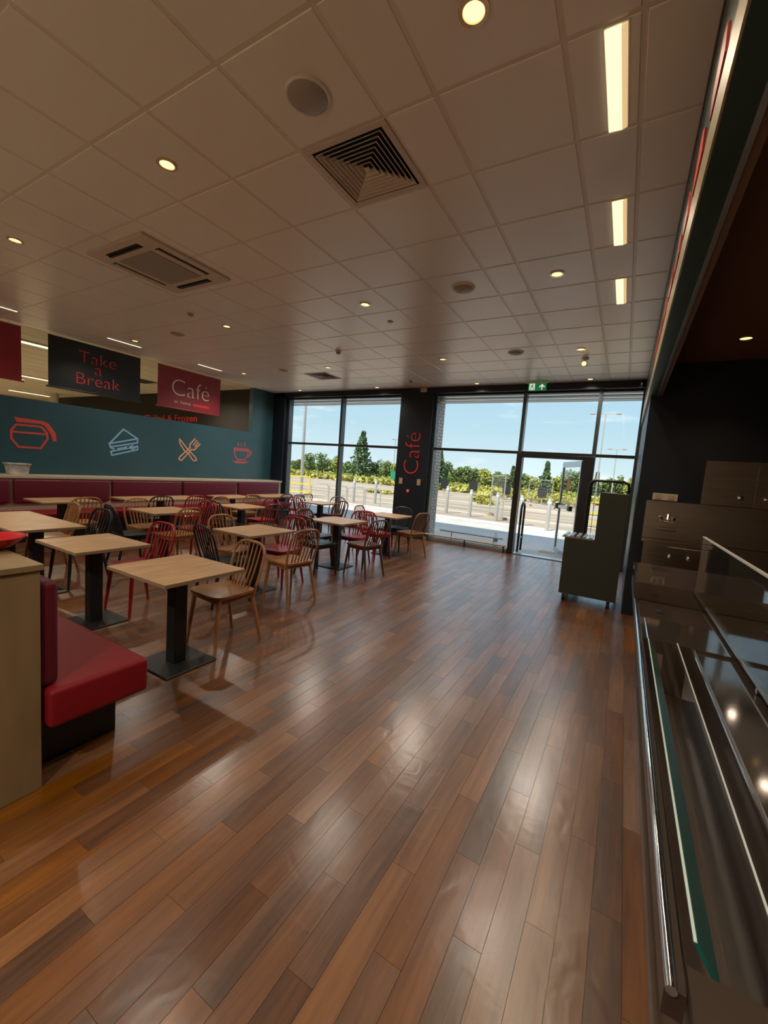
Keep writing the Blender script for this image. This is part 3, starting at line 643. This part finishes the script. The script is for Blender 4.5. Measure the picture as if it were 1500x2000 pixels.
MB().box(.25, 1.04, .035, .075, .99, 1.06).build('push_bar', 'alu', leaf, bevel=.01); MB().box(.96, 1.07, .02, .10, .97, 1.09).build('bar_end', 'black_metal', leaf, bevel=.01); MB().box(.20, .32, .02, .09, .975, 1.075).build('bar_end', 'black_metal', leaf, bevel=.01)
st = MB()
st.v = [(.62+.10*math.cos(2*PI*k/24), .007, 1.52+.16*math.sin(2*PI*k/24)) for k in range(24)]+[(.62+.10*math.cos(2*PI*k/24), .010, 1.52+.16*math.sin(2*PI*k/24)) for k in range(24)]
st.f = [tuple(range(24)), tuple(reversed(range(24, 48)))]+[(k, (k+1) % 24, 24+(k+1) % 24, 24+k) for k in range(24)]
st.build('oval_sticker', 'coral', leaf)
# low guard rails at the foot of the right window
t = thing('sill_guard_rail', 'low pale guard rail inside the foot of the right window', 'rail', (0, 0, 0))
MB().tube([(-3.84, 8.60, .15), (-1.99, 8.60, .15)], .02, 10).build('bar', 'oak_pale', t, smooth=True)
for x in (-3.75, -2.87, -2.03): MB().box(x-.012, x+.012, 8.585, 8.615, 0, .14).build('bracket', 'black_metal', t)
MB().box(-3.86, -1.98, 8.66, 8.69, .0, .075).build('skirting', 'alu', t)
t = thing('outer_guard_rail', 'low guard rail outside the right window', 'rail', (0, 0, 0))
MB().tube([(-3.70, 9.2, .20), (-2.2, 9.2, .20)], .02, 10).build('bar', 'post_steel', t, smooth=True)
for x in (-3.4, -2.4): MB().box(x-.012, x+.012, 9.19, 9.21, -.02, .19).build('bracket', 'post_steel', t)
t = thing('water_bottle', 'clear water bottle with blue label outside the window', 'bottle', (-2.42, 9.42, -.02))
MB().lathe([(.048, 0), (.052, .02), (.052, .20), (.045, .24), (.02, .29), (.02, .31)], 20).build('bottle_body', 'bottle_clear', t, smooth=True); MB().lathe([(.054, .11), (.054, .19)], 20, close=False).build('label_band', 'bottle_blue', t); MB().lathe([(.022, .30), (.022, .325)], 16).build('cap', 'white', t)
t = thing('entrance_guard_hoop', 'black hooped guard rail just outside the door', 'rail', (-1.86, 9.14, -.02))
hp = [(0, 0, 0), (0, 0, .92)]+[(0, .16-.16*math.cos(a), .92+.14*math.sin(a)) for a in [PI*k/10 for k in range(1, 10)]]+[(0, .32, .92), (0, .32, 0)]
MB().tube(hp, .024, 10).build('hoop', 'black_metal', t, smooth=True); MB().tube([(0, 0, .30), (0, .32, .30)], .014, 8).build('cross_bar', 'alu', t)
t = thing('door_wedge_block', 'flat white block lying on the pavement beside the open door', 'door stop', (-1.33, 9.62, -.02)); MB().box(-.16, .16, -.06, .06, 0, .05).build('block', 'white', t, bevel=.008); MB().box(-.12, .12, -.03, .03, .05, .056).build('grip', 'offwhite', t)

# ------------------------------------------------------------------ trolley and rack
t = thing('service_trolley', 'dark stepped service trolley on castors in front of the door', 'trolley', (-.27, 5.8, 0))
MB().prism([(-.33, .10), (.33, .10), (.33, 1.446), (.014, 1.446), (.014, .835), (-.33, .835)], 'y', 0, .02).build('side_panel', 'trolley', t, bevel=.003, seg=1)
MB().box(-.325, .325, .02, .50, .10, .815).build('cabinet', 'trolley', t); MB().box(.02, .33, .02, .50, .815, 1.446).build('upper_box', 'trolley', t)
MB().box(-.36, .012, .0, .52, .835, .852).build('top_tray', 'steel_deck', t)
for k in range(5): MB().box(-.35+k*.075, -.315+k*.075, .04, .50, .852, .862).build('tray_rib', 'alu', t)
for x in (-.27, .25):
    for y in (.06, .44):
        MB().tube([(x-.018, y, .045), (x+.018, y, .045)], .045, 16).build('castor_wheel', 'black_metal', t, smooth=True); MB().box(x-.03, x+.03, y-.02, y+.02, .085, .105).build('castor_plate', 'alu', t)
t = thing('wire_roll_cage', 'black arched wire rack standing behind the service trolley', 'rack', (-.18, 6.5, 0))
MB().tube([(-.25, 0, 0), (-.25, 0, 1.52), (-.235, 0, 1.575), (-.19, 0, 1.60), (.17, 0, 1.60), (.215, 0, 1.575), (.23, 0, 1.52), (.23, 0, 0)], .016, 10).build('arch', 'black_metal', t, smooth=True)
MB().tube([(-.25, .35, 0), (-.25, .35, 1.52), (-.235, .35, 1.575), (-.19, .35, 1.60), (.17, .35, 1.60), (.215, .35, 1.575), (.23, .35, 1.52), (.23, .35, 0)], .016, 10).build('arch', 'black_metal', t, smooth=True)
for k in range(9): MB().tube([(-.25, 0, .12+k*.165), (.23, 0, .12+k*.165)], .005, 6).build('wire', 'black_metal', t)
for k in range(5): MB().tube([(-.17+k*.08, 0, .1), (-.17+k*.08, 0, 1.58)], .004, 6).build('upright_wire', 'black_metal', t)
for z in (.12, 1.2): MB().tube([(-.25, 0, z), (-.25, .35, z)], .008, 6).build('side_wire', 'black_metal', t); MB().tube([(.23, 0, z), (.23, .35, z)], .008, 6).build('side_wire', 'black_metal', t)

# ------------------------------------------------------------------ servery counter
sv = thing('servery_counter', 'long dark servery counter with chrome edge and steel deck at right', 'counter', (0, 0, 0))
MB().box(.255, .275, .80, 4.45, .0, .40).build('front_panel', 'laminate_dark', sv)
MB().box(.150, .180, .78, 4.45, .665, .715).build('fascia_strip', 'laminate_dark', sv)
MB().tube([(.158, .77, .722), (.158, 3.5, .722)], .009, 12).build('chrome_edge', 'chrome', sv, smooth=True)
MB().tube([(.176, .80, .703), (.176, 2.58, .703)], .010, 16).build('bumper_rail', 'steel', sv, smooth=True)
MB().box(.175, 1.05, 2.6, 4.45, .66, .728).box(.275, 1.05, 2.6, 4.45, 0, .66).build('far_cabinet', 'steel_deck', sv)
MB().box(.150, 1.05, 3.5, 4.45, .728, .852).build('raised_plinth', 'steel_deck', sv, bevel=.003, seg=1)
MB().tube([(.150, 3.5, .853), (.150, 4.45, .853)], .005, 8).build('chrome_edge', 'chrome', sv)
MB().tube([(.20, 2.6, .730), (.20, 3.0, .730)], .004, 8).build('chrome_edge', 'chrome', sv)
MB().box(.175, .40, .85, 2.6, .40, .45).build('well_floor', 'laminate', sv)
MB().box(.395, 1.05, .20, 2.6, .0, .715).build('service_deck', 'steel_deck', sv, bevel=.003, seg=1)
MB().box(.185, .395, .20, .85, .0, .705).build('end_cap', 'laminate_dark', sv, bevel=.003, seg=1)
MB().box(.400, .406, .85, 2.6, .715, .722).build('deck_strip', 'alu', sv)
MB().prism([(.1965, .733), (.2045, .733), (.244, .672), (.236, .672)], 'y', .87, 2.59).build('sloping_glass', 'teal_pane', sv)
MB().box(.1975, .2025, .87, 2.59, .733, .7345).build('glass_edge', 'glass_rim', sv)
MB().box(.328, .334, .60, 2.62, .45, .730).build('inner_glass', 'counter_glass', sv); MB().box(.3290, .3335, .60, 2.62, .730, .7325).build('glass_edge', 'glass_rim', sv)
MB().box(.566, .576, .30, 4.0, .757, 1.188).build('screen_glass', 'counter_glass', sv); MB().box(.562, .580, .30, 4.0, 1.188, 1.196).build('screen_top_trim', 'white', sv); MB().box(.562, .580, .30, 4.0, .745, .757).build('screen_channel', 'alu', sv)  # white on the top trim stands in for reflected window light
for y in (3.97, 2.2, .5): MB().box(.563, .579, y, y+.02, .72, .75).build('screen_clamp', 'chrome', sv)
MB().box(.27, .31, 3.2, 3.28, .728, .733).build('socket_cover', 'black_metal', sv)
# kitchen end wall units
def cab(name, label, x0, x1, z0, z1, dep, doors, knobs):
    t = thing(name, label, 'cabinet', (x0, 5.75, z0)); w, h = x1-x0, z1-z0
    MB().box(0, w, -dep, -.002, 0, h).build('body', 'steel', t, bevel=.003, seg=1)
    n = doors
    for k in range(n):
        d = MB().box(k*w/n+.004, (k+1)*w/n-.004, -dep-.016, -dep, .008, h-.03).build('door', 'steel', t, bevel=.003, seg=1)
        kx, kz = knobs[k]; MB().lathe([(.012, 0), (.012, .015), (.024, .022), (.026, .034), (.001, .042)], 16).build('knob', 'chrome', d, smooth=True)
        q = kids(d)[0]; q.location = (kx, -dep-.016, kz); q.rotation_euler = (PI/2, 0, 0)
    return t
cab('wall_cabinet', 'steel wall cabinet with two round knobs above the sink', .735, 1.62, 1.41, 1.89, .04, 2, [(.33, .10), (.54, .10)])
cab('base_cabinet', 'steel base cabinet with two round knobs under the worktop', .26, 1.62, .10, .925, .05, 2, [(.27, .69), (.80, .69)])
bc = [o for o in bpy.data.objects if o.name.startswith('knob') and o.parent and o.parent.parent and o.parent.parent.name.startswith('base_cabinet')]
bc[1].location.x = .445
tag(MB().box(.235, 1.7, 5.68, 5.748, .925, .965).build('worktop', 'steel', bevel=.004), 'steel worktop along the navy kitchen wall', 'worktop')
tag(MB().box(.235, 1.7, 5.735, 5.749, .97, 1.405).build('splashback', 'steel'), 'brushed steel splashback behind the kitchen tap', 'splashback')
t = thing('kitchen_tap', 'chrome mixer tap on the steel splashback', 'tap', (.44, 5.735, 1.15))
MB().tube([(-.05, -.03, .04), (.07, -.03, .04)], .018, 12).build('valve_body', 'chrome', t, smooth=True)
for x in (-.05, .07): MB().lathe([(.022, 0), (.026, .03), (.01, .04)], 14, c=(x, -.04, .05)).build('handle', 'chrome', t, smooth=True)
MB().tube([(.01, -.03, .04), (.01, -.06, .10), (.01, -.14, .11), (.01, -.18, .05)], .011, 10).build('spout', 'chrome', t, smooth=True)
MB().box(-.08, .10, -.16, -.001, -.07, -.04).build('soap_tray', 'steel', t, bevel=.01)
t = thing('socket_box', 'beige socket box on top of the steel splashback', 'socket', (.405, 5.75, 1.455)); MB().box(-.12, .12, -.045, 0, -.04, .04).build('box', 'offwhite', t, bevel=.005)
for x in (-.06, .06): MB().box(x-.03, x+.03, -.05, -.045, -.025, .025).build('socket_face', 'oak_pale', t)
for y, nm_ in ((4.98, 'single warm downlight in the dark kitchen ceiling'), (2.6, 'kitchen downlight out of view above the counter'), (.3, 'kitchen downlight behind the camera')):
    t = thing('kitchen_downlight', nm_, 'ceiling light', (.79, y, 2.96)); downlight_parts(t); spot('kitchen_beam', t, (9.0 if y > 4 else 4.5)*LAMP, (1, .66, .36), size=110)

# ------------------------------------------------------------------ store beyond the half wall
for x, y, nm_ in ((-10.0, 3.6, 'bright shop batten light left of the Take a Break banner'), (-10.0, 6.9, 'shop batten light behind the Cafe banner'), (-19.8, 7.1, 'far shop batten light above the carafe drawing'), (-15, 5.6, 'shop batten light between the banners'), (-15, 1.5, 'shop batten light outside the frame'), (-21, 3.2, 'farthest shop batten light')):
    t = thing('shop_light', nm_, 'ceiling light', (x, y, ZC), group='shop batten lights'); MB().box(-.09, .09, -.75, .75, -.03, .003).build('batten', 'white', t); MB().box(-.07, .07, -.72, .72, -.04, -.03).build('diffuser', 'lamp_store', t); spot('shop_beam', t, 95*LAMP, (1, .84, .6), z=-.06, size=160)
t = thing('shop_column', 'pale round shop column showing below the Take a Break banner', 'column', (-18.6, 7.3, 0)); MB().lathe([(.13, 0), (.13, ZC)], 24).build('shaft', 'offwhite', t, smooth=True); MB().lathe([(.16, 0), (.16, .15)], 24).build('base_collar', 'offwhite', t); 
t = thing('shop_vent', 'black rectangular vent in the shop ceiling between the banners', 'air vent', (-11.6, 6.5, ZC)); MB().box(-.3, .3, -.3, .3, -.01, .003).build('grille', 'void', t); MB().box(-.32, .32, -.32, -.3, -.014, .003).build('frame', 'grey_plastic', t)

# ------------------------------------------------------------------ outdoors
tag(MB().box(-40, 14, 8.9, 14.6, -.12, -.02).build('pavement', 'pavement'), 'pale concrete pavement outside the windows', kind='structure')
tag(MB().box(-80, 40, 14.6, 42, -.14, -.06).build('road', 'road'), 'sunlit access road and car park', kind='structure')
tag(MB().box(-40, 14, 14.5, 14.62, -.12, -.01).build('kerb', 'marking'), kind='structure')
tag(MB().box(-200, 160, 42, 300, -.16, -.08).build('field', 'field'), kind='structure')
tag(MB().box(XL-12, 6, 8.9, 9.1, 3.35, 4.1).build('facade', 'render_wall'), kind='structure')
tag(MB().box(-37, 5, -7, 9.1, 3.75, 3.95).build('roof', 'render_wall'), kind='structure')
tag(MB().box(-60, XL-.14, 8.92, 9.1, -.1, 4.1).build('facade_shop', 'render_wall'), kind='structure')
tag(MB().box(.16, 12, 8.92, 9.1, -.1, 4.1).build('facade_kitchen', 'render_wall'), kind='structure')
cn = thing('window_louvre', 'white louvre blades across the window heads outside', 'louvre', (0, 0, 0))
for z in (3.165, 3.235, 3.305): MB().box(-12, 4, 8.93, 9.16, z, z+.012).build('louvre_blade', 'soffit', cn); MB().box(-12, 4, 9.16, 9.175, z-.003, z+.016).build('blade_nose', 'frame_dark', cn)
# brick reveal of the pier
bp_ = MB().box(-4.72, -3.896, 8.87, 9.315, -.02, 3.4).build('brick_pier', 'mortar'); tag(bp_, 'pale brick return outside the navy pier', kind='structure')
bl = {}
def brick(L):
    if L not in bl:
        o = MB().box(0, .016, 0, L, 0, .064).build('brick', 'brick', bevel=.003, seg=1); bl[L] = o.data; bpy.data.objects.remove(o, do_unlink=True)
    return bl[L]
for r in range(45):
    segs = ((8.88, .10), (8.99, .20), (9.20, .10)) if r % 2 else ((8.88, .205), (9.095, .205))
    for y, L in segs:
        o = bpy.data.objects.new('brick', brick(L)); COL.objects.link(o); o.location = (-3.897+random.uniform(-.002, .002), y, .0+r*.075); o.parent = bp_
# steel bollards
for i, (x, y, h, nm_) in enumerate(((-10.78, 15.86, 1.05, 'left of the bicycle stands'), (-9.94, 16.4, 1.1, 'nearest the navy pier in the left window'), (-6.31, 16.18, 1.1, 'leftmost in the right window'), (-5.2, 15.89, 1.05, 'second from left in the right window'), (-4.06, 15.55, 1.05, 'beside the mesh fence panel'), (-3.05, 14.9, 1.05, 'just right of the door frame edge'), (-2.02, 14.12, 1.05, 'centred in the open doorway'))):
    t = thing('steel_bollard', f'pale steel bollard {nm_}', 'bollard', (x, y, -.06), group='steel bollards'); MB().lathe([(.065, 0), (.065, h), (.055, h+.02), (.001, h+.025)], 16).build('post', 'post_steel', t, smooth=True); MB().lathe([(.068, h-.14), (.068, h-.07)], 16, close=False).build('reflector_band', 'white', t)
for i, (x, y, w, nm_) in enumerate(((-11.45, 14.2, .75, 'leftmost'), (-10.55, 14.3, .75, 'second from left'), (-9.65, 14.4, .75, 'third from left'), (-9.0, 14.6, .7, 'rightmost'))):
    t = thing('bicycle_stand', f'{nm_} tubular steel bicycle stand on the pavement', 'bicycle stand', (x, y, -.06), math.radians(35), group='bicycle stands')
    MB().tube([(-w/2, 0, 0), (-w/2, 0, .66), (-w/2+.03, 0, .74), (-w/2+.1, 0, .78), (w/2-.1, 0, .78), (w/2-.03, 0, .74), (w/2, 0, .66), (w/2, 0, 0)], .024, 8).build('hoop', 'post_steel', t, smooth=True)
    for s_ in (-1, 1): MB().lathe([(.06, 0), (.06, .01)], 14, c=(s_*w/2, 0, 0)).build('foot_plate', 'post_steel', t)
def yellow_frame(x, y, label):
    t = thing('yellow_barrier', label, 'barrier', (x, y, -.06), math.radians(25))
    for a in (-.5, .5): MB().box(a-.03, a+.03, -.03, .03, 0, 1.02).build('post', 'yellow_paint', t)
    for z in (.25, .62, .98): MB().box(-.5, .5, -.02, .02, z-.03, z+.03).build('rail', 'yellow_paint', t)
yellow_frame(-13.6, 15.3, 'yellow tubular barrier at the left edge of the left window'); yellow_frame(-.75, 16.5, 'yellow barrier seen behind the wire rack')
def lamp_post(x, y, h, arm, label, r=.06):
    t = thing('lamp_post', label, 'lamp post', (x, y, -.06)); MB().tube([(0, 0, 0), (0, 0, h)], [r, r*.6], 10).build('mast', 'post_steel', t, smooth=True)
    MB().box(-arm, arm, -.03, .03, h-.03, h+.03).build('cross_arm', 'post_steel', t)
    for s_ in (-1, 1): MB().box(s_*arm-.3*(s_ > 0)-.0, s_*arm+.3*(s_ < 0), -.1, .1, h+.0, h+.09).build('lamp_head', 'post_steel', t)
lamp_post(-1.6, 30, 6.15, .9, 'tall twin headed lamp post in the right window'); lamp_post(-.95, 40, 4.75, .7, 'farther twin headed lamp post low in the right window'); lamp_post(-24.95, 45, 5.4, .5, 'slim lamp post left of the navy pier')
t = thing('flag_pole', 'tall pale pole close to the left window edge', 'pole', (-14.1, 16.0, -.06)); MB().tube([(0, 0, 0), (0, 0, 5.2)], [.085, .06], 12).build('mast', 'post_steel', t, smooth=True); MB().lathe([(.12, 0), (.12, .04)], 14).build('base_collar', 'post_steel', t)
for x, nm_ in ((-12.04, 'by the brick return'), (-9.72, 'in the middle of the right window'), (-7.26, 'near the mesh panel'), (-4.83, 'seen through the doorway')):
    t = thing('covered_sign', f'black wrapped parking sign {nm_}', 'sign', (x, 30, -.06), group='black wrapped parking signs')
    MB().tube([(0, 0, 0), (0, 0, .6)], .04, 8).build('post', 'post_steel', t)
    m_ = MB(); rg = random.Random(x)
    for z, w in ((.50, .20), (.62, .28), (.85, .30), (1.10, .31), (1.24, .29)): m_.v += [(sx*w*(.8+rg.random()*.3), sy*.10, z) for sx, sy in ((-1, -1), (1, -1), (1, 1), (-1, 1))]
    for k in range(4):
        for j in range(4): m_.f.append((k*4+j, k*4+(j+1) % 4, k*4+4+(j+1) % 4, k*4+4+j))
    m_.f += [(3, 2, 1, 0), (16, 17, 18, 19)]; m_.build('bag', 'black_bag', t)
def heras(x, y, rz, w, label):
    t = thing('mesh_fence_panel', label, 'fence', (x, y, -.06), math.radians(rz))
    MB().tube([(0, 0, 0), (0, 0, 1.7), (w, 0, 1.7), (w, 0, .15), (0, 0, .15)], .022, 8).build('frame', 'post_steel', t)
    mm = MB()
    for k in range(1, 18): mm.tube([(w*k/18, 0, .15), (w*k/18, 0, 1.7)], .0022, 4)
    for k in range(1, 9): mm.tube([(0, 0, .15+k*.172), (w, 0, .15+k*.172)], .0022, 4)
    tag(mm.build('mesh_infill', 'post_steel', t), kind='stuff')
    for a in (0, w): MB().box(a-.25, a+.25, -.12, .12, 0, .1).build('foot_block', 'road', t)
heras(-4.9, 17.6, -55, 1.5, 'mesh fence panel standing edge on left of the door'); heras(-5.3, 27.6, -20, 1.6, 'mesh fence panel seen through the doorway')
t = thing('green_bin', 'green bin beside the far lamp post in the left window', 'bin', (-21.95, 40, -.06)); MB().box(-.35, .35, -.35, .35, 0, 1.5).build('body', 'green_bin', t, bevel=.04); MB().box(-.38, .38, -.38, .38, 1.5, 1.58).build('lid', 'green_bin', t)
# parking bay lines on the road
for k in range(9):
    tag(MB().box(-60, 30, 17.5+k*2.3, 17.5+k*2.3+.10, -.06, -.055).build('bay_line', 'marking'), kind='structure') if k % 3 == 0 else None
# verge, shrubs, trees
def clump(mb, c, r, n, size, rg):
    for _ in range(n):
        d = Vector((rg.gauss(0, 1), rg.gauss(0, 1), rg.gauss(0, 1))).normalized(); k = rg.random()**.35
        p_ = Vector(c)+Vector((d.x*r[0], d.y*r[1], d.z*r[2]))*k
        a = Vector((rg.gauss(0, 1), rg.gauss(0, 1), rg.gauss(0, .6))).normalized(); b_ = a.cross(Vector((rg.gauss(0, 1), rg.gauss(0, 1), rg.gauss(0, 1)))).normalized(); s_ = size*rg.uniform(.6, 1.4)
        i = len(mb.v); mb.v += [tuple(p_+a*s_), tuple(p_+b_*s_), tuple(p_-a*s_), tuple(p_-b_*s_)]; mb.f.append((i, i+1, i+2, i+3))
vg = MB(); rg = random.Random(11)
for _ in range(7000):
    y = rg.uniform(38, 56); x = rg.uniform(-1.02*y, .14*y+2); clump(vg, (x, y, .16), (.5, .5, .34), 3, .22, rg)
tag(vg.build('verge_grass', 'leaf_yellow'), 'long yellow green grass on the far verge', 'grass', kind='stuff')
vg2 = MB()
for _ in range(2600):
    y = rg.uniform(43, 58); x = rg.uniform(-1.02*y, .14*y+2); clump(vg2, (x, y, .22), (.6, .6, .35), 3, .2, rg)
tag(vg2.build('verge_weeds', 'leaf_lime'), 'lime green weeds mixed into the far verge', 'weeds', kind='stuff')
SH = [(-7.6, 33.2, 'left of the doorway shrubs'), (-6.5, 32.8, 'left in the doorway'), (-5.3, 31.7, 'in the middle of the doorway'), (-4.3, 31.6, 'right in the doorway'), (-9.1, 38.3, 'farther back left of the doorway'), (-7.1, 24.6, 'beside the mesh panel'), (-8.2, 26.4, 'left of the mesh panel'), (-14.1, 23.8, 'low on the road in the left window'), (-3.2, 30.5, 'behind the open door leaf')]
for x, y, nm_ in SH:
    t = thing('yellow_shrub', f'yellow flowering shrub {nm_}', 'shrub', (x, y, -.06), group='yellow shrubs'); m_ = MB(); h = .45 if y > 25 else .2
    if y > 27: h = .75
    for _ in range(7): clump(m_, (rg.uniform(-.8, .8), rg.uniform(-.4, .4), h*.55), (.42, .4, h*.5), 60, .07, rg)
    m_.build('foliage', 'leaf_yellow', t); MB().tube([(0, 0, 0), (0, 0, h*.5)], .03, 6).build('stem', 'bark', t)
TR = [(-46.6, 52, 2.6, 1.5, 'b'), (-42.9, 50, 3.6, 1.3, 'b'), (-38.4, 48, 3.5, 1.5, 'b'), (-38.6, 52, 3.5, 1.2, 'b'), (-35.0, 50, 2.5, 0.9, 'b'), (-30.4, 46, 6.8, 1.9, 'p'), (-29.1, 48, 3.2, 1.2, 'b'), (-29.9, 52, 3.3, 1.1, 'b'), (-27.4, 50, 2.7, 0.8, 'b'), (-19.2, 46, 4.6, 0.9, 'p'), (-19.3, 48, 3.4, 0.9, 'b'), (-19.5, 52, 2.7, 1.0, 'b'), (-18.3, 52, 3.0, 0.9, 'b'), (-17.4, 54, 2.9, 0.9, 'b'), (-14.7, 50, 3.0, 1.1, 'b'), (-14.5, 54, 2.8, 0.9, 'b'), (-12.5, 50, 2.6, 0.8, 'b'), (-11.6, 50, 3.4, 0.5, 'p'), (-10.0, 48, 2.6, 0.9, 'b'), (-9.2, 50, 2.4, 0.8, 'b'), (-6.9, 44, 3.9, 0.75, 'p'), (-6.7, 50, 2.8, 0.8, 'b'), (-5.3, 48, 3.2, 0.8, 'b'), (-4.7, 52, 3.2, 0.8, 'b'), (-2.6, 48, 3.2, 0.4, 'p'), (-1.7, 50, 2.7, 0.8, 'b'), (-0.6, 52, 3.2, 0.7, 'b'), (0.4, 50, 2.9, 0.8, 'b'), (1.3, 52, 2.9, 0.8, 'b')]
ORD = 'first second third fourth fifth sixth seventh eighth ninth tenth eleventh twelfth thirteenth fourteenth fifteenth sixteenth seventeenth eighteenth nineteenth twentieth'.split()
cl_, cr_ = 0, 0
for x, y, h, w, kd in TR:
    lft = x/y < -.52
    if lft: cl_ += 1; o_ = ORD[cl_-1]; wn_ = 'left'
    else: cr_ += 1; o_ = ORD[cr_-1]; wn_ = 'right'
    lab = f'{"pointed conifer" if kd == "p" else "round leafy tree"}, {o_} tree from the left through the {wn_} window'
    t = thing('conifer_tree' if kd == 'p' else 'leafy_tree', lab, 'tree', (x, y, -.08), group='trees along the far verge'); m_ = MB()
    if kd == 'p':
        nl = 9
        for k in range(nl):
            f_ = k/nl; rr_ = w*(1-f_)*(.75+.3*rg.random())+.08
            for q in range(7):
                a = 2*PI*q/7+k; clump(m_, (rr_*.55*math.cos(a), rr_*.55*math.sin(a), h*(.16+.82*f_)), (rr_*.5, rr_*.5, h*.06), 26, .10+.03*w, rg)
        m_.build('foliage', 'leaf_pine', t)
    else:
        for _ in range(9): clump(m_, (rg.uniform(-w, w)*.6, rg.uniform(-w, w)*.5, h*rg.uniform(.40, .82)), (w*.5, w*.5, h*.18), 110, .10, rg)
        m_.build('foliage', rg.choice(['leaf', 'leaf', 'leaf_lime']), t)
    MB().tube([(0, 0, 0), (rg.uniform(-.05, .05), 0, h*.5), (0, 0, h*.9)], [.08+.02*w, .06, .02], 6).build('trunk', 'bark', t)
# continuous hedge line behind the trees
hd = MB()
for _ in range(900):
    y = rg.uniform(58, 63); x = rg.uniform(-1.0*y, .16*y); clump(hd, (x, y, rg.uniform(.4, 1.7)), (1.1, .8, .7), 10, .26, rg)
tag(hd.build('hedge_foliage', 'leaf'), 'dense green hedge foliage closing off the horizon', 'hedge', kind='stuff')
